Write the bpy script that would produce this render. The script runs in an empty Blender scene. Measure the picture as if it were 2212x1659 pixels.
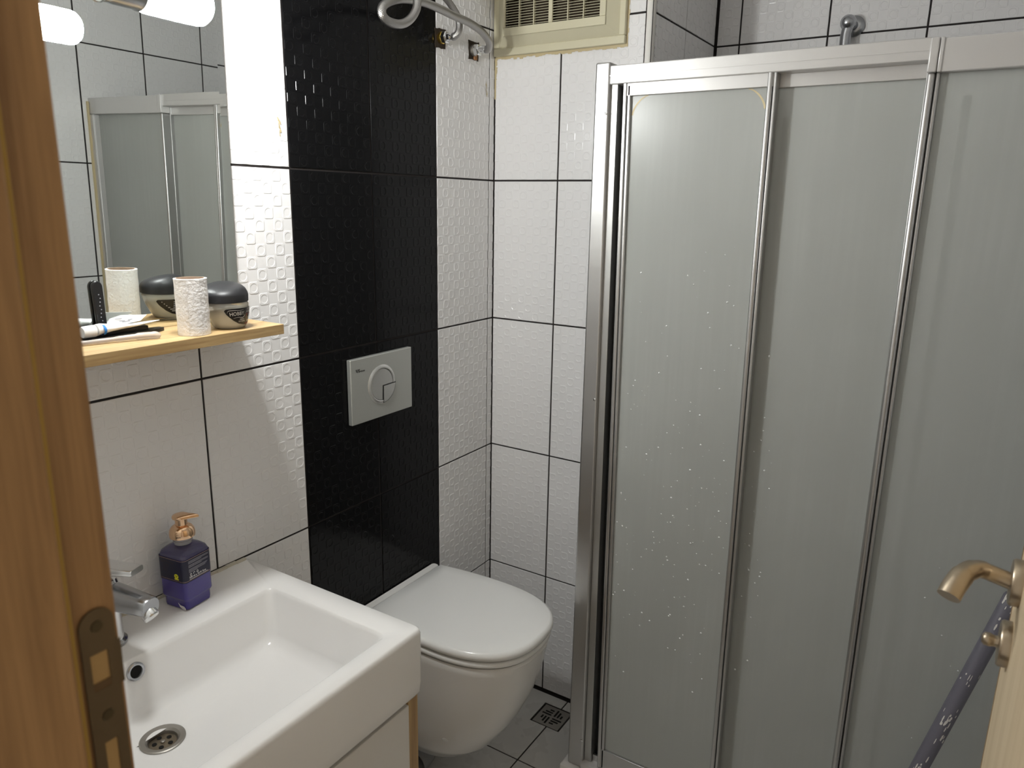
import bpy, bmesh, math, random
from mathutils import Vector, Matrix
random.seed(7)
S = bpy.context.scene
COL = S.collection
PI = math.pi

# ------------------------------------------------------------------ camera
YAW, PITCH, ROLL = 0.562333, 0.240060, 0.0171114
CAM = Vector((1.23806, -1.84727, 1.54406))
d = Vector((-math.sin(YAW)*math.cos(PITCH), math.cos(YAW)*math.cos(PITCH), -math.sin(PITCH)))
r0 = d.cross(Vector((0, 0, 1))).normalized(); u0 = r0.cross(d)
r1 = r0*math.cos(ROLL)+u0*math.sin(ROLL); u1 = -r0*math.sin(ROLL)+u0*math.cos(ROLL)
cam = bpy.data.cameras.new('camera'); camo = bpy.data.objects.new('camera', cam); COL.objects.link(camo)
M3 = Matrix((r1, u1, -d)).transposed()
camo.matrix_world = Matrix.Translation(CAM) @ M3.to_4x4()
cam.sensor_width = 36.0; cam.lens = 1597.19*36/2212
cam.clip_start = 0.02
cam.dof.use_dof = True; cam.dof.focus_distance = 1.62; cam.dof.aperture_fstop = 8.0
S.camera = camo
# ------------------------------------------------------------------ world and exposure
w = bpy.data.worlds.new('world'); S.world = w; w.use_nodes = True
bg = w.node_tree.nodes['Background']
bg.inputs[0].default_value = (1.0, 0.92, 0.81, 1); bg.inputs[1].default_value = 0.27
S.view_settings.view_transform = 'Standard'; S.view_settings.look = 'None'
S.view_settings.exposure = 0.78; S.view_settings.gamma = 1.0
S.view_settings.use_curve_mapping = False
LAMP_POWER = 95.0

# ------------------------------------------------------------------ materials
MATS = {}
def nt(name):
    m = bpy.data.materials.new(name); m.use_nodes = True
    return m, m.node_tree, m.node_tree.nodes['Principled BSDF']
def mat(name, col, rough=.5, metal=0, bump=None, var=0, trans=0, ior=1.45, spec=.5, coat=0, sss=0, alpha=1, rvar=0, emis=None, estr=0):
    if name in MATS: return MATS[name]
    m, t, p = nt(name)
    c = (*col, 1)
    p.inputs['Base Color'].default_value = c
    p.inputs['Roughness'].default_value = rough; p.inputs['Metallic'].default_value = metal
    p.inputs['Transmission Weight'].default_value = trans; p.inputs['IOR'].default_value = ior
    p.inputs['Specular IOR Level'].default_value = spec; p.inputs['Coat Weight'].default_value = coat
    if coat: p.inputs['Coat Roughness'].default_value = .06
    if emis:
        p.inputs['Emission Color'].default_value = (*emis, 1); p.inputs['Emission Strength'].default_value = estr
    N = t.nodes; L = t.links
    if var or bump or rvar:
        tc = N.new('ShaderNodeTexCoord')
    if var:
        n = N.new('ShaderNodeTexNoise'); n.inputs['Scale'].default_value = 9; n.inputs['Detail'].default_value = 5
        L.new(tc.outputs['Object'], n.inputs['Vector'])
        rp = N.new('ShaderNodeMapRange'); rp.inputs[3].default_value = 1-var; rp.inputs[4].default_value = 1+var*.6
        L.new(n.outputs['Fac'], rp.inputs[0])
        mx = N.new('ShaderNodeVectorMath'); mx.operation = 'SCALE'; mx.inputs[0].default_value = col
        L.new(rp.outputs[0], mx.inputs['Scale']); L.new(mx.outputs[0], p.inputs['Base Color'])
    if rvar:
        n2 = N.new('ShaderNodeTexNoise'); n2.inputs['Scale'].default_value = 14; n2.inputs['Detail'].default_value = 6
        L.new(tc.outputs['Object'], n2.inputs['Vector'])
        rr = N.new('ShaderNodeMapRange'); rr.inputs[3].default_value = max(0, rough-rvar); rr.inputs[4].default_value = rough+rvar
        L.new(n2.outputs['Fac'], rr.inputs[0]); L.new(rr.outputs[0], p.inputs['Roughness'])
    if bump:
        sc, st = bump
        n3 = N.new('ShaderNodeTexNoise'); n3.inputs['Scale'].default_value = sc; n3.inputs['Detail'].default_value = 4
        L.new(tc.outputs['Object'], n3.inputs['Vector'])
        b = N.new('ShaderNodeBump'); b.inputs['Strength'].default_value = st; b.inputs['Distance'].default_value = .002
        L.new(n3.outputs['Fac'], b.inputs['Height']); L.new(b.outputs[0], p.inputs['Normal'])
    MATS[name] = m
    return m

def wood(name, c1, c2, axis=2, rough=.45, scale=1.0):
    m, t, p = nt(name); N = t.nodes; L = t.links
    tc = N.new('ShaderNodeTexCoord'); mp = N.new('ShaderNodeMapping')
    s = [26*scale]*3; s[axis] = 1.6*scale
    mp.inputs['Scale'].default_value = s
    L.new(tc.outputs['Object'], mp.inputs['Vector'])
    n = N.new('ShaderNodeTexNoise'); n.inputs['Scale'].default_value = 2.2; n.inputs['Detail'].default_value = 6; n.inputs['Roughness'].default_value = .62
    n.inputs['Distortion'].default_value = .6
    L.new(mp.outputs[0], n.inputs['Vector'])
    s2 = [150*scale]*3; s2[axis] = 5*scale
    mp2 = N.new('ShaderNodeMapping'); mp2.inputs['Scale'].default_value = s2; L.new(tc.outputs['Object'], mp2.inputs['Vector'])
    n2 = N.new('ShaderNodeTexNoise'); n2.inputs['Scale'].default_value = 2; n2.inputs['Detail'].default_value = 2; L.new(mp2.outputs[0], n2.inputs['Vector'])
    ad = N.new('ShaderNodeMath'); ad.operation = 'MULTIPLY_ADD'; ad.inputs[1].default_value = .35; L.new(n2.outputs['Fac'], ad.inputs[0]); L.new(n.outputs['Fac'], ad.inputs[2])
    cr = N.new('ShaderNodeValToRGB'); cr.color_ramp.elements[0].position = .45; cr.color_ramp.elements[1].position = .85
    cr.color_ramp.elements[0].color = (*c1, 1); cr.color_ramp.elements[1].color = (*c2, 1)
    L.new(ad.outputs[0], cr.inputs[0]); L.new(cr.outputs[0], p.inputs['Base Color'])
    p.inputs['Roughness'].default_value = rough
    b = N.new('ShaderNodeBump'); b.inputs['Strength'].default_value = .12; b.inputs['Distance'].default_value = .001
    L.new(ad.outputs[0], b.inputs['Height']); L.new(b.outputs[0], p.inputs['Normal'])
    MATS[name] = m; return m

TILE_W = mat('white_ceramic_tile', (.80, .79, .79), .2, spec=.45, rvar=.06)
TILE_K = mat('black_ceramic_tile', (.004, .004, .0045), .16, spec=.2, rvar=.05)
TILE_F = mat('floor_ceramic_tile', (.62, .61, .585), .28, rvar=.08)
GROUT = mat('dark_grout', (.018, .014, .013), .8, bump=(200, .3))
PLASTER = mat('white_plaster', (.86, .85, .83), .9, bump=(60, .1))
CERAM = mat('white_glazed_ceramic', (.82, .81, .80), .1, spec=.55)
CERAM2 = mat('toilet_glazed_ceramic', (.78, .77, .75), .1, spec=.5)
SEATP = mat('white_seat_plastic', (.80, .80, .785), .16, spec=.5)
CHROME = mat('chrome', (.78, .79, .80), .12, 1, rvar=.05)
CHROME_D = mat('tarnished_chrome', (.45, .46, .48), .25, 1, rvar=.12, var=.2)
ALU = mat('satin_aluminium', (.52, .515, .51), .38, 1, rvar=.06)
ALU_D = mat('inner_aluminium', (.52, .52, .51), .45, 1)
ALUP = mat('painted_aluminium', (.58, .57, .56), .35, .35)
BLACKGAP = mat('black_gap_shade', (.01, .01, .01), .6)  # near-black that paints the shade in narrow gaps and grooves
SILVER = mat('silver_plastic', (.50, .51, .48), .35, .55)
SILVER2 = mat('bright_silver_plastic', (.62, .62, .60), .25, .7)
BEIGE = mat('aged_ivory_plastic', (.62, .58, .42), .4, var=.06)
DARKDUCT = mat('dark_brown_duct', (.05, .035, .02), .9, var=.4)
OAK = wood('oak_laminate', (.34, .20, .075), (.62, .44, .22), axis=1)
OAKV = wood('oak_laminate_upright', (.30, .18, .075), (.48, .32, .15), axis=2)
JAMB = wood('brown_door_frame', (.215, .112, .042), (.42, .24, .104), axis=2, scale=.9)
LEAFM = wood('beige_door_leaf', (.62, .48, .30), (.74, .60, .41), axis=2, scale=.6)
BRASS = mat('aged_brass_plate', (.16, .12, .075), .45, .7, var=.2)
BRASSY = mat('yellow_brass', (.75, .52, .12), .3, 1)
NICKEL = mat('satin_nickel', (.47, .39, .29), .32, 1, rvar=.06)
SEALY = mat('yellowed_gasket', (.42, .27, .06), .6)
SILIC = mat('yellowed_silicone', (.60, .50, .30), .5, var=.15)
PAPER = mat('white_tissue', (.86, .84, .83), .95, bump=(190, 1.0))
CARD = mat('cardboard_core', (.42, .30, .22), .9)
BLKP = mat('black_plastic', (.012, .012, .013), .3, rvar=.08)
WHITEP = mat('white_plastic', (.82, .82, .82), .35)
CABW = mat('white_cabinet_lacquer', (.70, .68, .65), .3)
CLEAR = mat('clear_plastic', (.95, .95, .93), .04, trans=1, ior=1.45)
GEL = mat('clear_hair_gel', (.86, .85, .78), .15, trans=.35, ior=1.35)
LABELK = mat('black_label', (.008, .008, .010), .3)
INKW = mat('white_ink', (.8, .8, .8), .5)
INKG = mat('grey_ink', (.32, .32, .36), .5)
INKR = mat('red_ink', (.45, .02, .03), .5)
INKB = mat('blue_ink', (.02, .20, .62), .5)
INKK = mat('black_ink', (.01, .01, .01), .5)
INKY = mat('yellow_ink', (.75, .72, .02), .5)
PINKLINE = mat('pink_gold_line', (.45, .28, .26), .4)
PURPLE = mat('purple_liquid_soap', (.045, .030, .23), .18, spec=.5, coat=.4)
NAVY = mat('navy_label', (.012, .012, .035), .3)
GOLD = mat('rose_gold_metallised', (.78, .52, .33), .13, 1)
POLE = mat('dark_grey_pole', (.14, .135, .165), .4)
FLECK = mat('white_paint_flecks', (.7, .68, .64), .8)
RUBBERG = mat('grey_slipper_rubber', (.32, .33, .34), .6)
STEEL = mat('dull_steel', (.34, .32, .29), .42, .9, var=.25)
DARKHOLE = mat('dark_hole', (.006, .005, .004), .9)
MORTAR_SHADED = mat('shaded_broken_mortar', (.035, .024, .014), .95, var=.5, bump=(120, 1))
TERRA = mat('broken_brick', (.34, .17, .08), .9)
POCKETSHADE = mat('pocket_shade', (.12, .07, .03), .7)

# mirror
m, t, p = nt('mirror_silver'); p.inputs['Base Color'].default_value = (.83, .86, .84, 1); p.inputs['Metallic'].default_value = 1; p.inputs['Roughness'].default_value = .0
MIRROR = m
# lamp glass
m, t, p = nt('opal_glass_lit'); p.inputs['Base Color'].default_value = (.9, .9, .85, 1); p.inputs['Roughness'].default_value = .3
p.inputs['Emission Color'].default_value = (.985, 1, .985, 1); p.inputs['Emission Strength'].default_value = LAMP_POWER
OPAL = m
OPAL_END = m.copy(); OPAL_END.name = 'opal_glass_lit_end'; OPAL_END.node_tree.nodes['Principled BSDF'].inputs['Emission Strength'].default_value = LAMP_POWER*3.5
# frosted shower glass: diffusing body, blurred see-through, limescale streaks
def frosted():
    m, t, p = nt('frosted_shower_glass'); N = t.nodes; L = t.links
    tc = N.new('ShaderNodeTexCoord'); mp = N.new('ShaderNodeMapping'); mp.inputs['Scale'].default_value = (60, 60, 2.2)
    L.new(tc.outputs['Object'], mp.inputs['Vector'])
    n = N.new('ShaderNodeTexNoise'); n.inputs['Scale'].default_value = 1.6; n.inputs['Detail'].default_value = 5; L.new(mp.outputs[0], n.inputs['Vector'])
    n2 = N.new('ShaderNodeTexNoise'); n2.inputs['Scale'].default_value = 4; n2.inputs['Detail'].default_value = 3; L.new(tc.outputs['Object'], n2.inputs['Vector'])
    mu = N.new('ShaderNodeMath'); mu.operation = 'MULTIPLY'; L.new(n.outputs['Fac'], mu.inputs[0]); L.new(n2.outputs['Fac'], mu.inputs[1])
    cr = N.new('ShaderNodeValToRGB'); cr.color_ramp.elements[0].position = .22; cr.color_ramp.elements[1].position = .5
    cr.color_ramp.elements[0].color = (.60, .615, .59, 1); cr.color_ramp.elements[1].color = (.67, .685, .66, 1)
    L.new(mu.outputs[0], cr.inputs[0])
    df = N.new('ShaderNodeBsdfDiffuse'); L.new(cr.outputs[0], df.inputs['Color'])
    p.inputs['Base Color'].default_value = (.80, .83, .81, 1); p.inputs['Transmission Weight'].default_value = 1
    p.inputs['Roughness'].default_value = .28; p.inputs['IOR'].default_value = 1.42
    mx = N.new('ShaderNodeMixShader'); mx.inputs[0].default_value = .5
    L.new(df.outputs[0], mx.inputs[1]); L.new(p.outputs[0], mx.inputs[2])
    L.new(mx.outputs[0], N['Material Output'].inputs['Surface'])
    return m
FROST = frosted()
# braided hose
def braid():
    m, t, p = nt('braided_steel'); N = t.nodes; L = t.links
    uv = N.new('ShaderNodeUVMap'); sp = N.new('ShaderNodeSeparateXYZ'); L.new(uv.outputs[0], sp.inputs[0])
    def mth(op, a, b=None, c=None):
        k = N.new('ShaderNodeMath'); k.operation = op
        for i, v in enumerate((a, b, c)):
            if v is None: continue
            if isinstance(v, (int, float)): k.inputs[i].default_value = v
            else: L.new(v, k.inputs[i])
        return k.outputs[0]
    u, v = sp.outputs[0], sp.outputs[1]
    a = mth('MULTIPLY', u, 14.0); b = mth('MULTIPLY', v, 330.0)
    s1 = mth('ABSOLUTE', mth('SINE', mth('MULTIPLY', mth('ADD', a, b), PI)))
    s2 = mth('ABSOLUTE', mth('SINE', mth('MULTIPLY', mth('SUBTRACT', a, b), PI)))
    h = mth('MAXIMUM', s1, s2)
    bp = N.new('ShaderNodeBump'); bp.inputs['Strength'].default_value = .6; bp.inputs['Distance'].default_value = .0008
    L.new(h, bp.inputs['Height']); L.new(bp.outputs[0], p.inputs['Normal'])
    p.inputs['Base Color'].default_value = (.42, .41, .40, 1); p.inputs['Metallic'].default_value = 1; p.inputs['Roughness'].default_value = .3
    return m
BRAID = braid()

# ------------------------------------------------------------------ mesh helpers
WLOC = {}
class MB:
    def __init__(s): s.v = []; s.f = []; s.uv = {}
    def add(s, vs, fs):
        o = len(s.v); s.v += [tuple(q) for q in vs]; s.f += [tuple(i+o for i in f) for f in fs]; return o
    def box(s, x0, x1, y0, y1, z0, z1):
        x0, x1 = sorted((x0, x1)); y0, y1 = sorted((y0, y1)); z0, z1 = sorted((z0, z1))
        s.add([(x0,y0,z0),(x1,y0,z0),(x1,y1,z0),(x0,y1,z0),(x0,y0,z1),(x1,y0,z1),(x1,y1,z1),(x0,y1,z1)],
              [(0,3,2,1),(4,5,6,7),(0,1,5,4),(1,2,6,5),(2,3,7,6),(3,0,4,7)]); return s
    def skew(s, xt0, xt1, xb0, xb1, y0, y1, z0, z1):
        s.add([(xb0,y0,z0),(xb1,y0,z0),(xb1,y1,z0),(xb0,y1,z0),(xt0,y0,z1),(xt1,y0,z1),(xt1,y1,z1),(xt0,y1,z1)],
              [(0,3,2,1),(4,5,6,7),(0,1,5,4),(1,2,6,5),(2,3,7,6),(3,0,4,7)]); return s
    def frame_of(s, ax):
        ax = Vector(ax).normalized(); t = Vector((0,0,1)) if abs(ax.z) < .9 else Vector((1,0,0))
        a = t.cross(ax).normalized(); b = ax.cross(a); return a, b, ax
    def lathe(s, prof, origin=(0,0,0), axis=(0,0,1), n=24, cap0=True, cap1=True, sx=1, sy=1):
        a, b, c = s.frame_of(axis); o = Vector(origin); vs = []; fs = []
        if abs(Vector(axis).normalized().z) > .99: a, b, c = Vector((1,0,0)), Vector((0,1,0)), Vector((0,0,1))
        for (r, h) in prof:
            for k in range(n):
                th = 2*PI*k/n; vs.append(o+a*(r*math.cos(th)*sx)+b*(r*math.sin(th)*sy)+c*h)
        for i in range(len(prof)-1):
            for k in range(n):
                k2 = (k+1) % n; fs.append((i*n+k, i*n+k2, (i+1)*n+k2, (i+1)*n+k))
        if cap0: fs.append(tuple(reversed(range(n))))
        if cap1: fs.append(tuple((len(prof)-1)*n+k for k in range(n)))
        s.add(vs, fs); return s
    def cyl(s, p0, p1, r0, r1=None, n=20):
        r1 = r0 if r1 is None else r1
        ax = Vector(p1)-Vector(p0); return s.lathe([(r0,0),(r1,ax.length)], p0, ax, n)
    def loft(s, rings, cap0=True, cap1=True):
        n = len(rings[0]); vs = [q for R in rings for q in R]; fs = []
        for i in range(len(rings)-1):
            for k in range(n):
                k2 = (k+1) % n; fs.append((i*n+k, i*n+k2, (i+1)*n+k2, (i+1)*n+k))
        if cap0: fs.append(tuple(reversed(range(n))))
        if cap1: fs.append(tuple((len(rings)-1)*n+k for k in range(n)))
        s.add(vs, fs); return s
    def prism(s, poly, axis, t0, t1):
        # poly: list of 3D base points (in the plane), extruded along axis from t0 to t1
        ax = Vector(axis); return s.loft([[Vector(q)+ax*t0 for q in poly], [Vector(q)+ax*t1 for q in poly]])
    def tube(s, pts, r, n=14, cap=True, uv=False):
        pts = [Vector(q) for q in pts]; m = len(pts); rr = r if isinstance(r, (list, tuple)) else [r]*m
        tn = [(pts[min(i+1,m-1)]-pts[max(i-1,0)]).normalized() for i in range(m)]
        a, b, _ = s.frame_of(tn[0]); rings = []; L = 0; Ls = [0]
        for i in range(m):
            if i:
                q = tn[i-1].rotation_difference(tn[i]); a = q @ a
                L += (pts[i]-pts[i-1]).length; Ls.append(L)
            a = (a-tn[i]*a.dot(tn[i])).normalized(); b = tn[i].cross(a)
            rings.append([pts[i]+(a*math.cos(2*PI*k/n)+b*math.sin(2*PI*k/n))*rr[i] for k in range(n)])
        s.loft(rings, cap, cap); s._tube = (m, n, Ls); return s
    def build(s, name, m, parent=None, smooth=30, bevel=0, seg=2, local=False, subd=0):
        off = Vector((0,0,0))
        if parent is not None and not local: off = WLOC.get(parent, Vector((0,0,0)))
        me = bpy.data.meshes.new(name)
        me.from_pydata([tuple(Vector(q)-off) for q in s.v], [], s.f)
        bm = bmesh.new(); bm.from_mesh(me); bmesh.ops.recalc_face_normals(bm, faces=bm.faces); bm.to_mesh(me); bm.free()
        me.materials.append(m)
        if smooth:
            me.polygons.foreach_set('use_smooth', [True]*len(me.polygons)); me.set_sharp_from_angle(angle=math.radians(smooth))
        o = bpy.data.objects.new(name, me); COL.objects.link(o)
        if parent is not None: o.parent = parent; WLOC[o] = off
        if bevel:
            bv = o.modifiers.new('bevel', 'BEVEL'); bv.width = bevel; bv.segments = seg; bv.limit_method = 'ANGLE'; bv.angle_limit = math.radians(35)
            bv.harden_normals = False
        if subd:
            sb = o.modifiers.new('subd', 'SUBSURF'); sb.levels = subd; sb.render_levels = subd
        return o
def thing(name, label, cat, loc=(0,0,0), group=None, rot=None):
    o = bpy.data.objects.new(name, None); COL.objects.link(o); o.location = loc; o.empty_display_size = .05
    if rot: o.rotation_euler = rot
    o['label'] = label; o['category'] = cat
    if group: o['group'] = group
    WLOC[o] = Vector(loc); return o
def tag(o, label, cat, group=None):
    o['label'] = label; o['category'] = cat
    if group: o['group'] = group
    return o
def struct(o, label=None, cat=None):
    o['kind'] = 'structure'
    if label: o['label'] = label
    if cat: o['category'] = cat
    return o
def rrect(x0, x1, y0, y1, r, z, n=5, m=0):
    pts = []
    for cx, cy, a0 in ((x1-r,y1-r,0),(x0+r,y1-r,PI/2),(x0+r,y0+r,PI),(x1-r,y0+r,1.5*PI)):
        for k in range(n+1):
            a = a0+PI/2*k/n; pts.append(Vector((cx+r*math.cos(a), cy+r*math.sin(a), z)))
    if m:
        out = []
        for i in range(len(pts)):
            out.append(pts[i])
            if i % (n+1) == n: out += [pts[i].lerp(pts[(i+1) % len(pts)], k/(m+1)) for k in range(1, m+1)]
        pts = out
    return pts
def smooth_path(P, n=8):
    P = [Vector(q) for q in P]; out = []
    for i in range(len(P)-1):
        p0 = P[max(i-1,0)]; p1 = P[i]; p2 = P[i+1]; p3 = P[min(i+2,len(P)-1)]
        for k in range(n):
            u = k/n
            out.append(.5*((2*p1)+(p2-p0)*u+(2*p0-5*p1+4*p2-p3)*u*u+(-p0+3*p1-3*p2+p3)*u**3))
    out.append(P[-1]); return out
def text_mesh(txt, size, align='LEFT', res=2, bold=0):
    c = bpy.data.curves.new('lettering', 'FONT'); c.body = txt; c.size = size; c.align_x = align; c.resolution_u = res; c.offset = bold
    o = bpy.data.objects.new('lettering', c); COL.objects.link(o)
    dg = bpy.context.evaluated_depsgraph_get(); me = bpy.data.meshes.new_from_object(o.evaluated_get(dg))
    vs = [v.co.copy() for v in me.vertices]; fs = [tuple(q.vertices) for q in me.polygons]
    bpy.data.objects.remove(o); bpy.data.curves.remove(c); bpy.data.meshes.remove(me)
    return vs, fs
def text_on(mb, txt, size, fn, align='LEFT', bold=0):
    vs, fs = text_mesh(txt, size, align, bold=bold); mb.add([fn(v.x, v.y) for v in vs], fs)

# ------------------------------------------------------------------ tiled walls
TW, TH, J = .24378, .40, .0052
ROWS = [.006+.4*k for k in range(0, 7)]           # joint heights
TOPZ = 2.44
def tile_mesh(name, w, h, m, cut_from='right', cut_bottom=False, relief=True):
    fw, fh = TW-J, TH-J
    nx, nz = 10, 16; px, pz = fw/nx, fh/nz; hi, dish, s, T = .00075, .0006, .0012, .0
    B = MB()
    def q(x, z, y): return (x, -y, z)
    if not relief:
        B.add([q(0,0,0),q(fw,0,0),q(fw,fh,0),q(0,fh,0)], [(0,1,2,3)])
    else:
        for i in range(nx):
            for j in range(nz):
                x0, x1, z0, z1 = i*px, (i+1)*px, j*pz, (j+1)*pz
                if (i+j) % 2 == 0:
                    B.add([q(x0,z0,0),q(x1,z0,0),q(x1,z1,0),q(x0,z1,0)], [(0,1,2,3)])
                else:
                    n = 16; cx, cz = (x0+x1)/2, (z0+z1)/2; rr = min(px,pz)*.38
                    def sq(hx, hz, e, y):
                        out = []
                        for k in range(n):
                            a = 2*PI*(k+.5)/n; c, sn = math.cos(a), math.sin(a)
                            out.append(q(cx+hx*math.copysign(abs(c)**e, c), cz+hz*math.copysign(abs(sn)**e, sn), y))
                        return out
                    def sqr(hx, hz, y):
                        out = []
                        for k in range(n):
                            a = 2*PI*(k+.5)/n; c, sn = math.cos(a), math.sin(a); mm = max(abs(c), abs(sn))
                            out.append(q(cx+hx*c/mm, cz+hz*sn/mm, y))
                        return out
                    ci = lambda r_, y: [q(cx+r_*math.cos(2*PI*(k+.5)/n), cz+r_*math.sin(2*PI*(k+.5)/n), y) for k in range(n)]
                    corners = [q(x0,z0,0),q(x1,z0,0),q(x1,z1,0),q(x0,z1,0)]
                    B.loft([sqr(px/2,pz/2,0), sqr(px/2-s*.4,pz/2-s*.4,hi*.8), sq(px/2-s*.95,pz/2-s*.95,.2,hi), ci(rr,hi), ci(rr-s*.8,hi-dish*.8), ci(rr-s*2,hi-dish)], cap0=False)
                    # fill square corners left by the sampled ring
                    rg = sqr(px/2,pz/2,0)
                    for kc, (a_, b_) in enumerate(((9,10),(13,14),(1,2),(5,6))):
                        B.add([corners[kc], rg[a_], rg[b_]], [(0,1,2)])
    me = bpy.data.meshes.new(name); me.from_pydata(B.v, [], B.f)
    bm = bmesh.new(); bm.from_mesh(me)
    bmesh.ops.remove_doubles(bm, verts=bm.verts, dist=1e-6)
    def cut(co, no):
        bmesh.ops.bisect_plane(bm, geom=bm.verts[:]+bm.edges[:]+bm.faces[:], plane_co=co, plane_no=no, clear_outer=True)
    if w < fw-1e-5:
        if cut_from == 'right': cut((w,0,0),(1,0,0))
        else:
            cut((fw-w,0,0),(-1,0,0)); bmesh.ops.translate(bm, verts=bm.verts, vec=(-(fw-w),0,0))
    if h < fh-1e-5:
        if not cut_bottom: cut((0,0,h),(0,0,1))
        else:
            cut((0,0,fh-h),(0,0,-1)); bmesh.ops.translate(bm, verts=bm.verts, vec=(0,0,-(fh-h)))
    for f in bm.faces:
        if f.normal.y > 0: f.normal_flip()
    # side skirt with a small eased edge
    T, e = .0045, .0003
    ring = lambda o, y: [(o,y,o),(w-o,y,o),(w-o,y,h-o),(o,y,h-o)]
    vs = [bm.verts.new(c) for c in ring(0,0)+ring(-e,.0006)+ring(-e,T)]
    for a in (0, 4):
        for k in range(4):
            k2 = (k+1) % 4; bm.faces.new((vs[a+k], vs[a+4+k], vs[a+4+k2], vs[a+k2]))
    bm.to_mesh(me); bm.free(); me.materials.append(m); return me
TCACHE = {}
def tile(wall, name, m, w, h, loc, rotz, cut='right', cb=False, relief=True):
    w = min(w, TW-J); h = min(h, TH-J)
    key = (m.name, round(w,4), round(h,4), cut, cb, relief)
    if key not in TCACHE: TCACHE[key] = tile_mesh(name, w, h, m, cut, cb, relief)
    o = bpy.data.objects.new(name, TCACHE[key]); COL.objects.link(o); o.parent = wall
    o.location = loc; o.rotation_euler = (0, 0, rotz); return o
def tile_wall(wall, ucols, place, rotz, matf, ztop=TOPZ, zbot=0.0, skip=None):
    """ucols: sorted joint positions along the wall; place(u, z) -> location of lower-left corner"""
    for i in range(len(ucols)-1):
        u0, u1 = ucols[i], ucols[i+1]; w = u1-u0-J
        cut = 'left' if i == 0 else 'right'
        for k in range(len(ROWS)):
            z0 = ROWS[k]; z1 = min(ROWS[k]+.4, ztop)
            if z1-z0 < .02: continue
            if skip and skip(u0, u1, z0, z1): continue
            m = matf((u0+u1)/2, (z0+z1)/2)
            tile(wall, 'black_tile' if m is TILE_K else 'white_tile', m, w, z1-z0-J, place(u0+J/2, z0+J/2), rotz, cut)
TT = .0045  # tile thickness: tile face sits at the nominal wall plane, the grout bed just behind
XR, YS, YD, XN = 1.535, .485, -1.61, .465
# left wall (sink, toilet, mirror)
wl = struct(MB().box(-.12, -.0022, YD-.12, .12, 0, TOPZ).build('wall_left', GROUT, smooth=0), 'white tiled wall with a black tile strip behind the toilet', 'wall')
ycols = [YD, -1.4863, -1.24249, -.99868, -.7549, -.51112, -.26734, -.0265, -.001]
tile_wall(wl, ycols, lambda u, z: (-TT+.0042, u, z), PI/2, lambda u, z: TILE_K if -.7549 < u < -.26734 else TILE_W)
for o in wl.children: pass
# wall with the ventilator
wb = struct(MB().box(-.0022, XN-.002, .0022, .12, 0, TOPZ).build('wall_back', GROUT, smooth=0), 'white tiled wall under the ivory ventilator grille', 'wall')
tile_wall(wb, [.0, .2104, .447], lambda u, z: (u, TT-.0042, z), 0, lambda u, z: TILE_W)
bead = MB()
bead.lathe([(.0085,0),(.0085,TOPZ)], (XN-.0085-.0005, .0085, 0), (0,0,1), 20)
bead.box(.4475, XN-.009, .0003, .006, 0, TOPZ); bead.box(XN-.006, XN-.0003, .008, .018, 0, TOPZ)
bo = bead.build('trim_1', mat('white_trim_plastic', (.74,.72,.68), .35)); struct(bo, 'white plastic corner bead at the tiled corner above the shower', 'trim')
# niche side wall and shower back wall, right wall
wn = struct(MB().box(XN-.14, XN-.0022, .13, YS+.1, 0, TOPZ).build('wall_niche', GROUT, smooth=0), 'short tiled return wall at the side of the shower', 'wall')
tile_wall(wn, [.018, .2315, YS-.002], lambda u, z: (XN-TT+.0042, u, z), PI/2, lambda u, z: TILE_W)
ws = struct(MB().box(XN-.12, XR+.12, YS+.0022, YS+.12, 0, TOPZ).build('wall_shower', GROUT, smooth=0), 'white tiled wall behind the shower', 'wall')
tile_wall(ws, [XN+.003, .536, .780, 1.024, 1.268, 1.512, XR], lambda u, z: (u, YS+TT-.0042, z), 0, lambda u, z: TILE_W)
wr = struct(MB().box(XR+.0022, XR+.12, YD-.12, YS+.12, 0, TOPZ).build('wall_right', GROUT, smooth=0), 'white tiled wall seen in the mirror', 'wall')
rc = sorted([-.3455+.2452*k for k in range(-5, 4)])+[YS-.002]
rc = [YD]+[c for c in rc if c > YD+.02]
tile_wall(wr, [-c for c in reversed(rc)], lambda u, z: (XR+TT-.0042, -u, z), -PI/2, lambda u, z: TILE_W)
# door-side wall with the opening, ceiling, floor
OX0, OX1, OZ = .735, 1.43, 2.08
wf = MB().box(-.12, OX0, YD-.10, YD, 0, TOPZ); wf.box(OX1, XR+.12, YD-.10, YD, 0, TOPZ); wf.box(OX0, OX1, YD-.10, YD, OZ, TOPZ)
struct(wf.build('wall_front', PLASTER, smooth=0), 'plain white wall around the bathroom doorway', 'wall')
struct(MB().box(-.12, XR+.12, YD-.12, YS+.12, TOPZ, TOPZ+.08).build('ceiling', PLASTER, smooth=0), 'white plaster ceiling of the bathroom', 'ceiling')
fl = struct(MB().box(-.12, XR+.12, -2.6, YS+.12, -.08, -.002).build('floor', GROUT, smooth=0), 'white floor tiles with dark grout', 'floor')
fx = [.004]+[.309+.333*k for k in range(0, 4)]+[XR]; fy = [-.309-.333*k for k in range(0, 4)]+[YD]
fy = [-.006]+fy
FJ = .0045
FC = {}
DR = (.2505, .3515, -.1455, -.0475)     # drain opening
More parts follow.
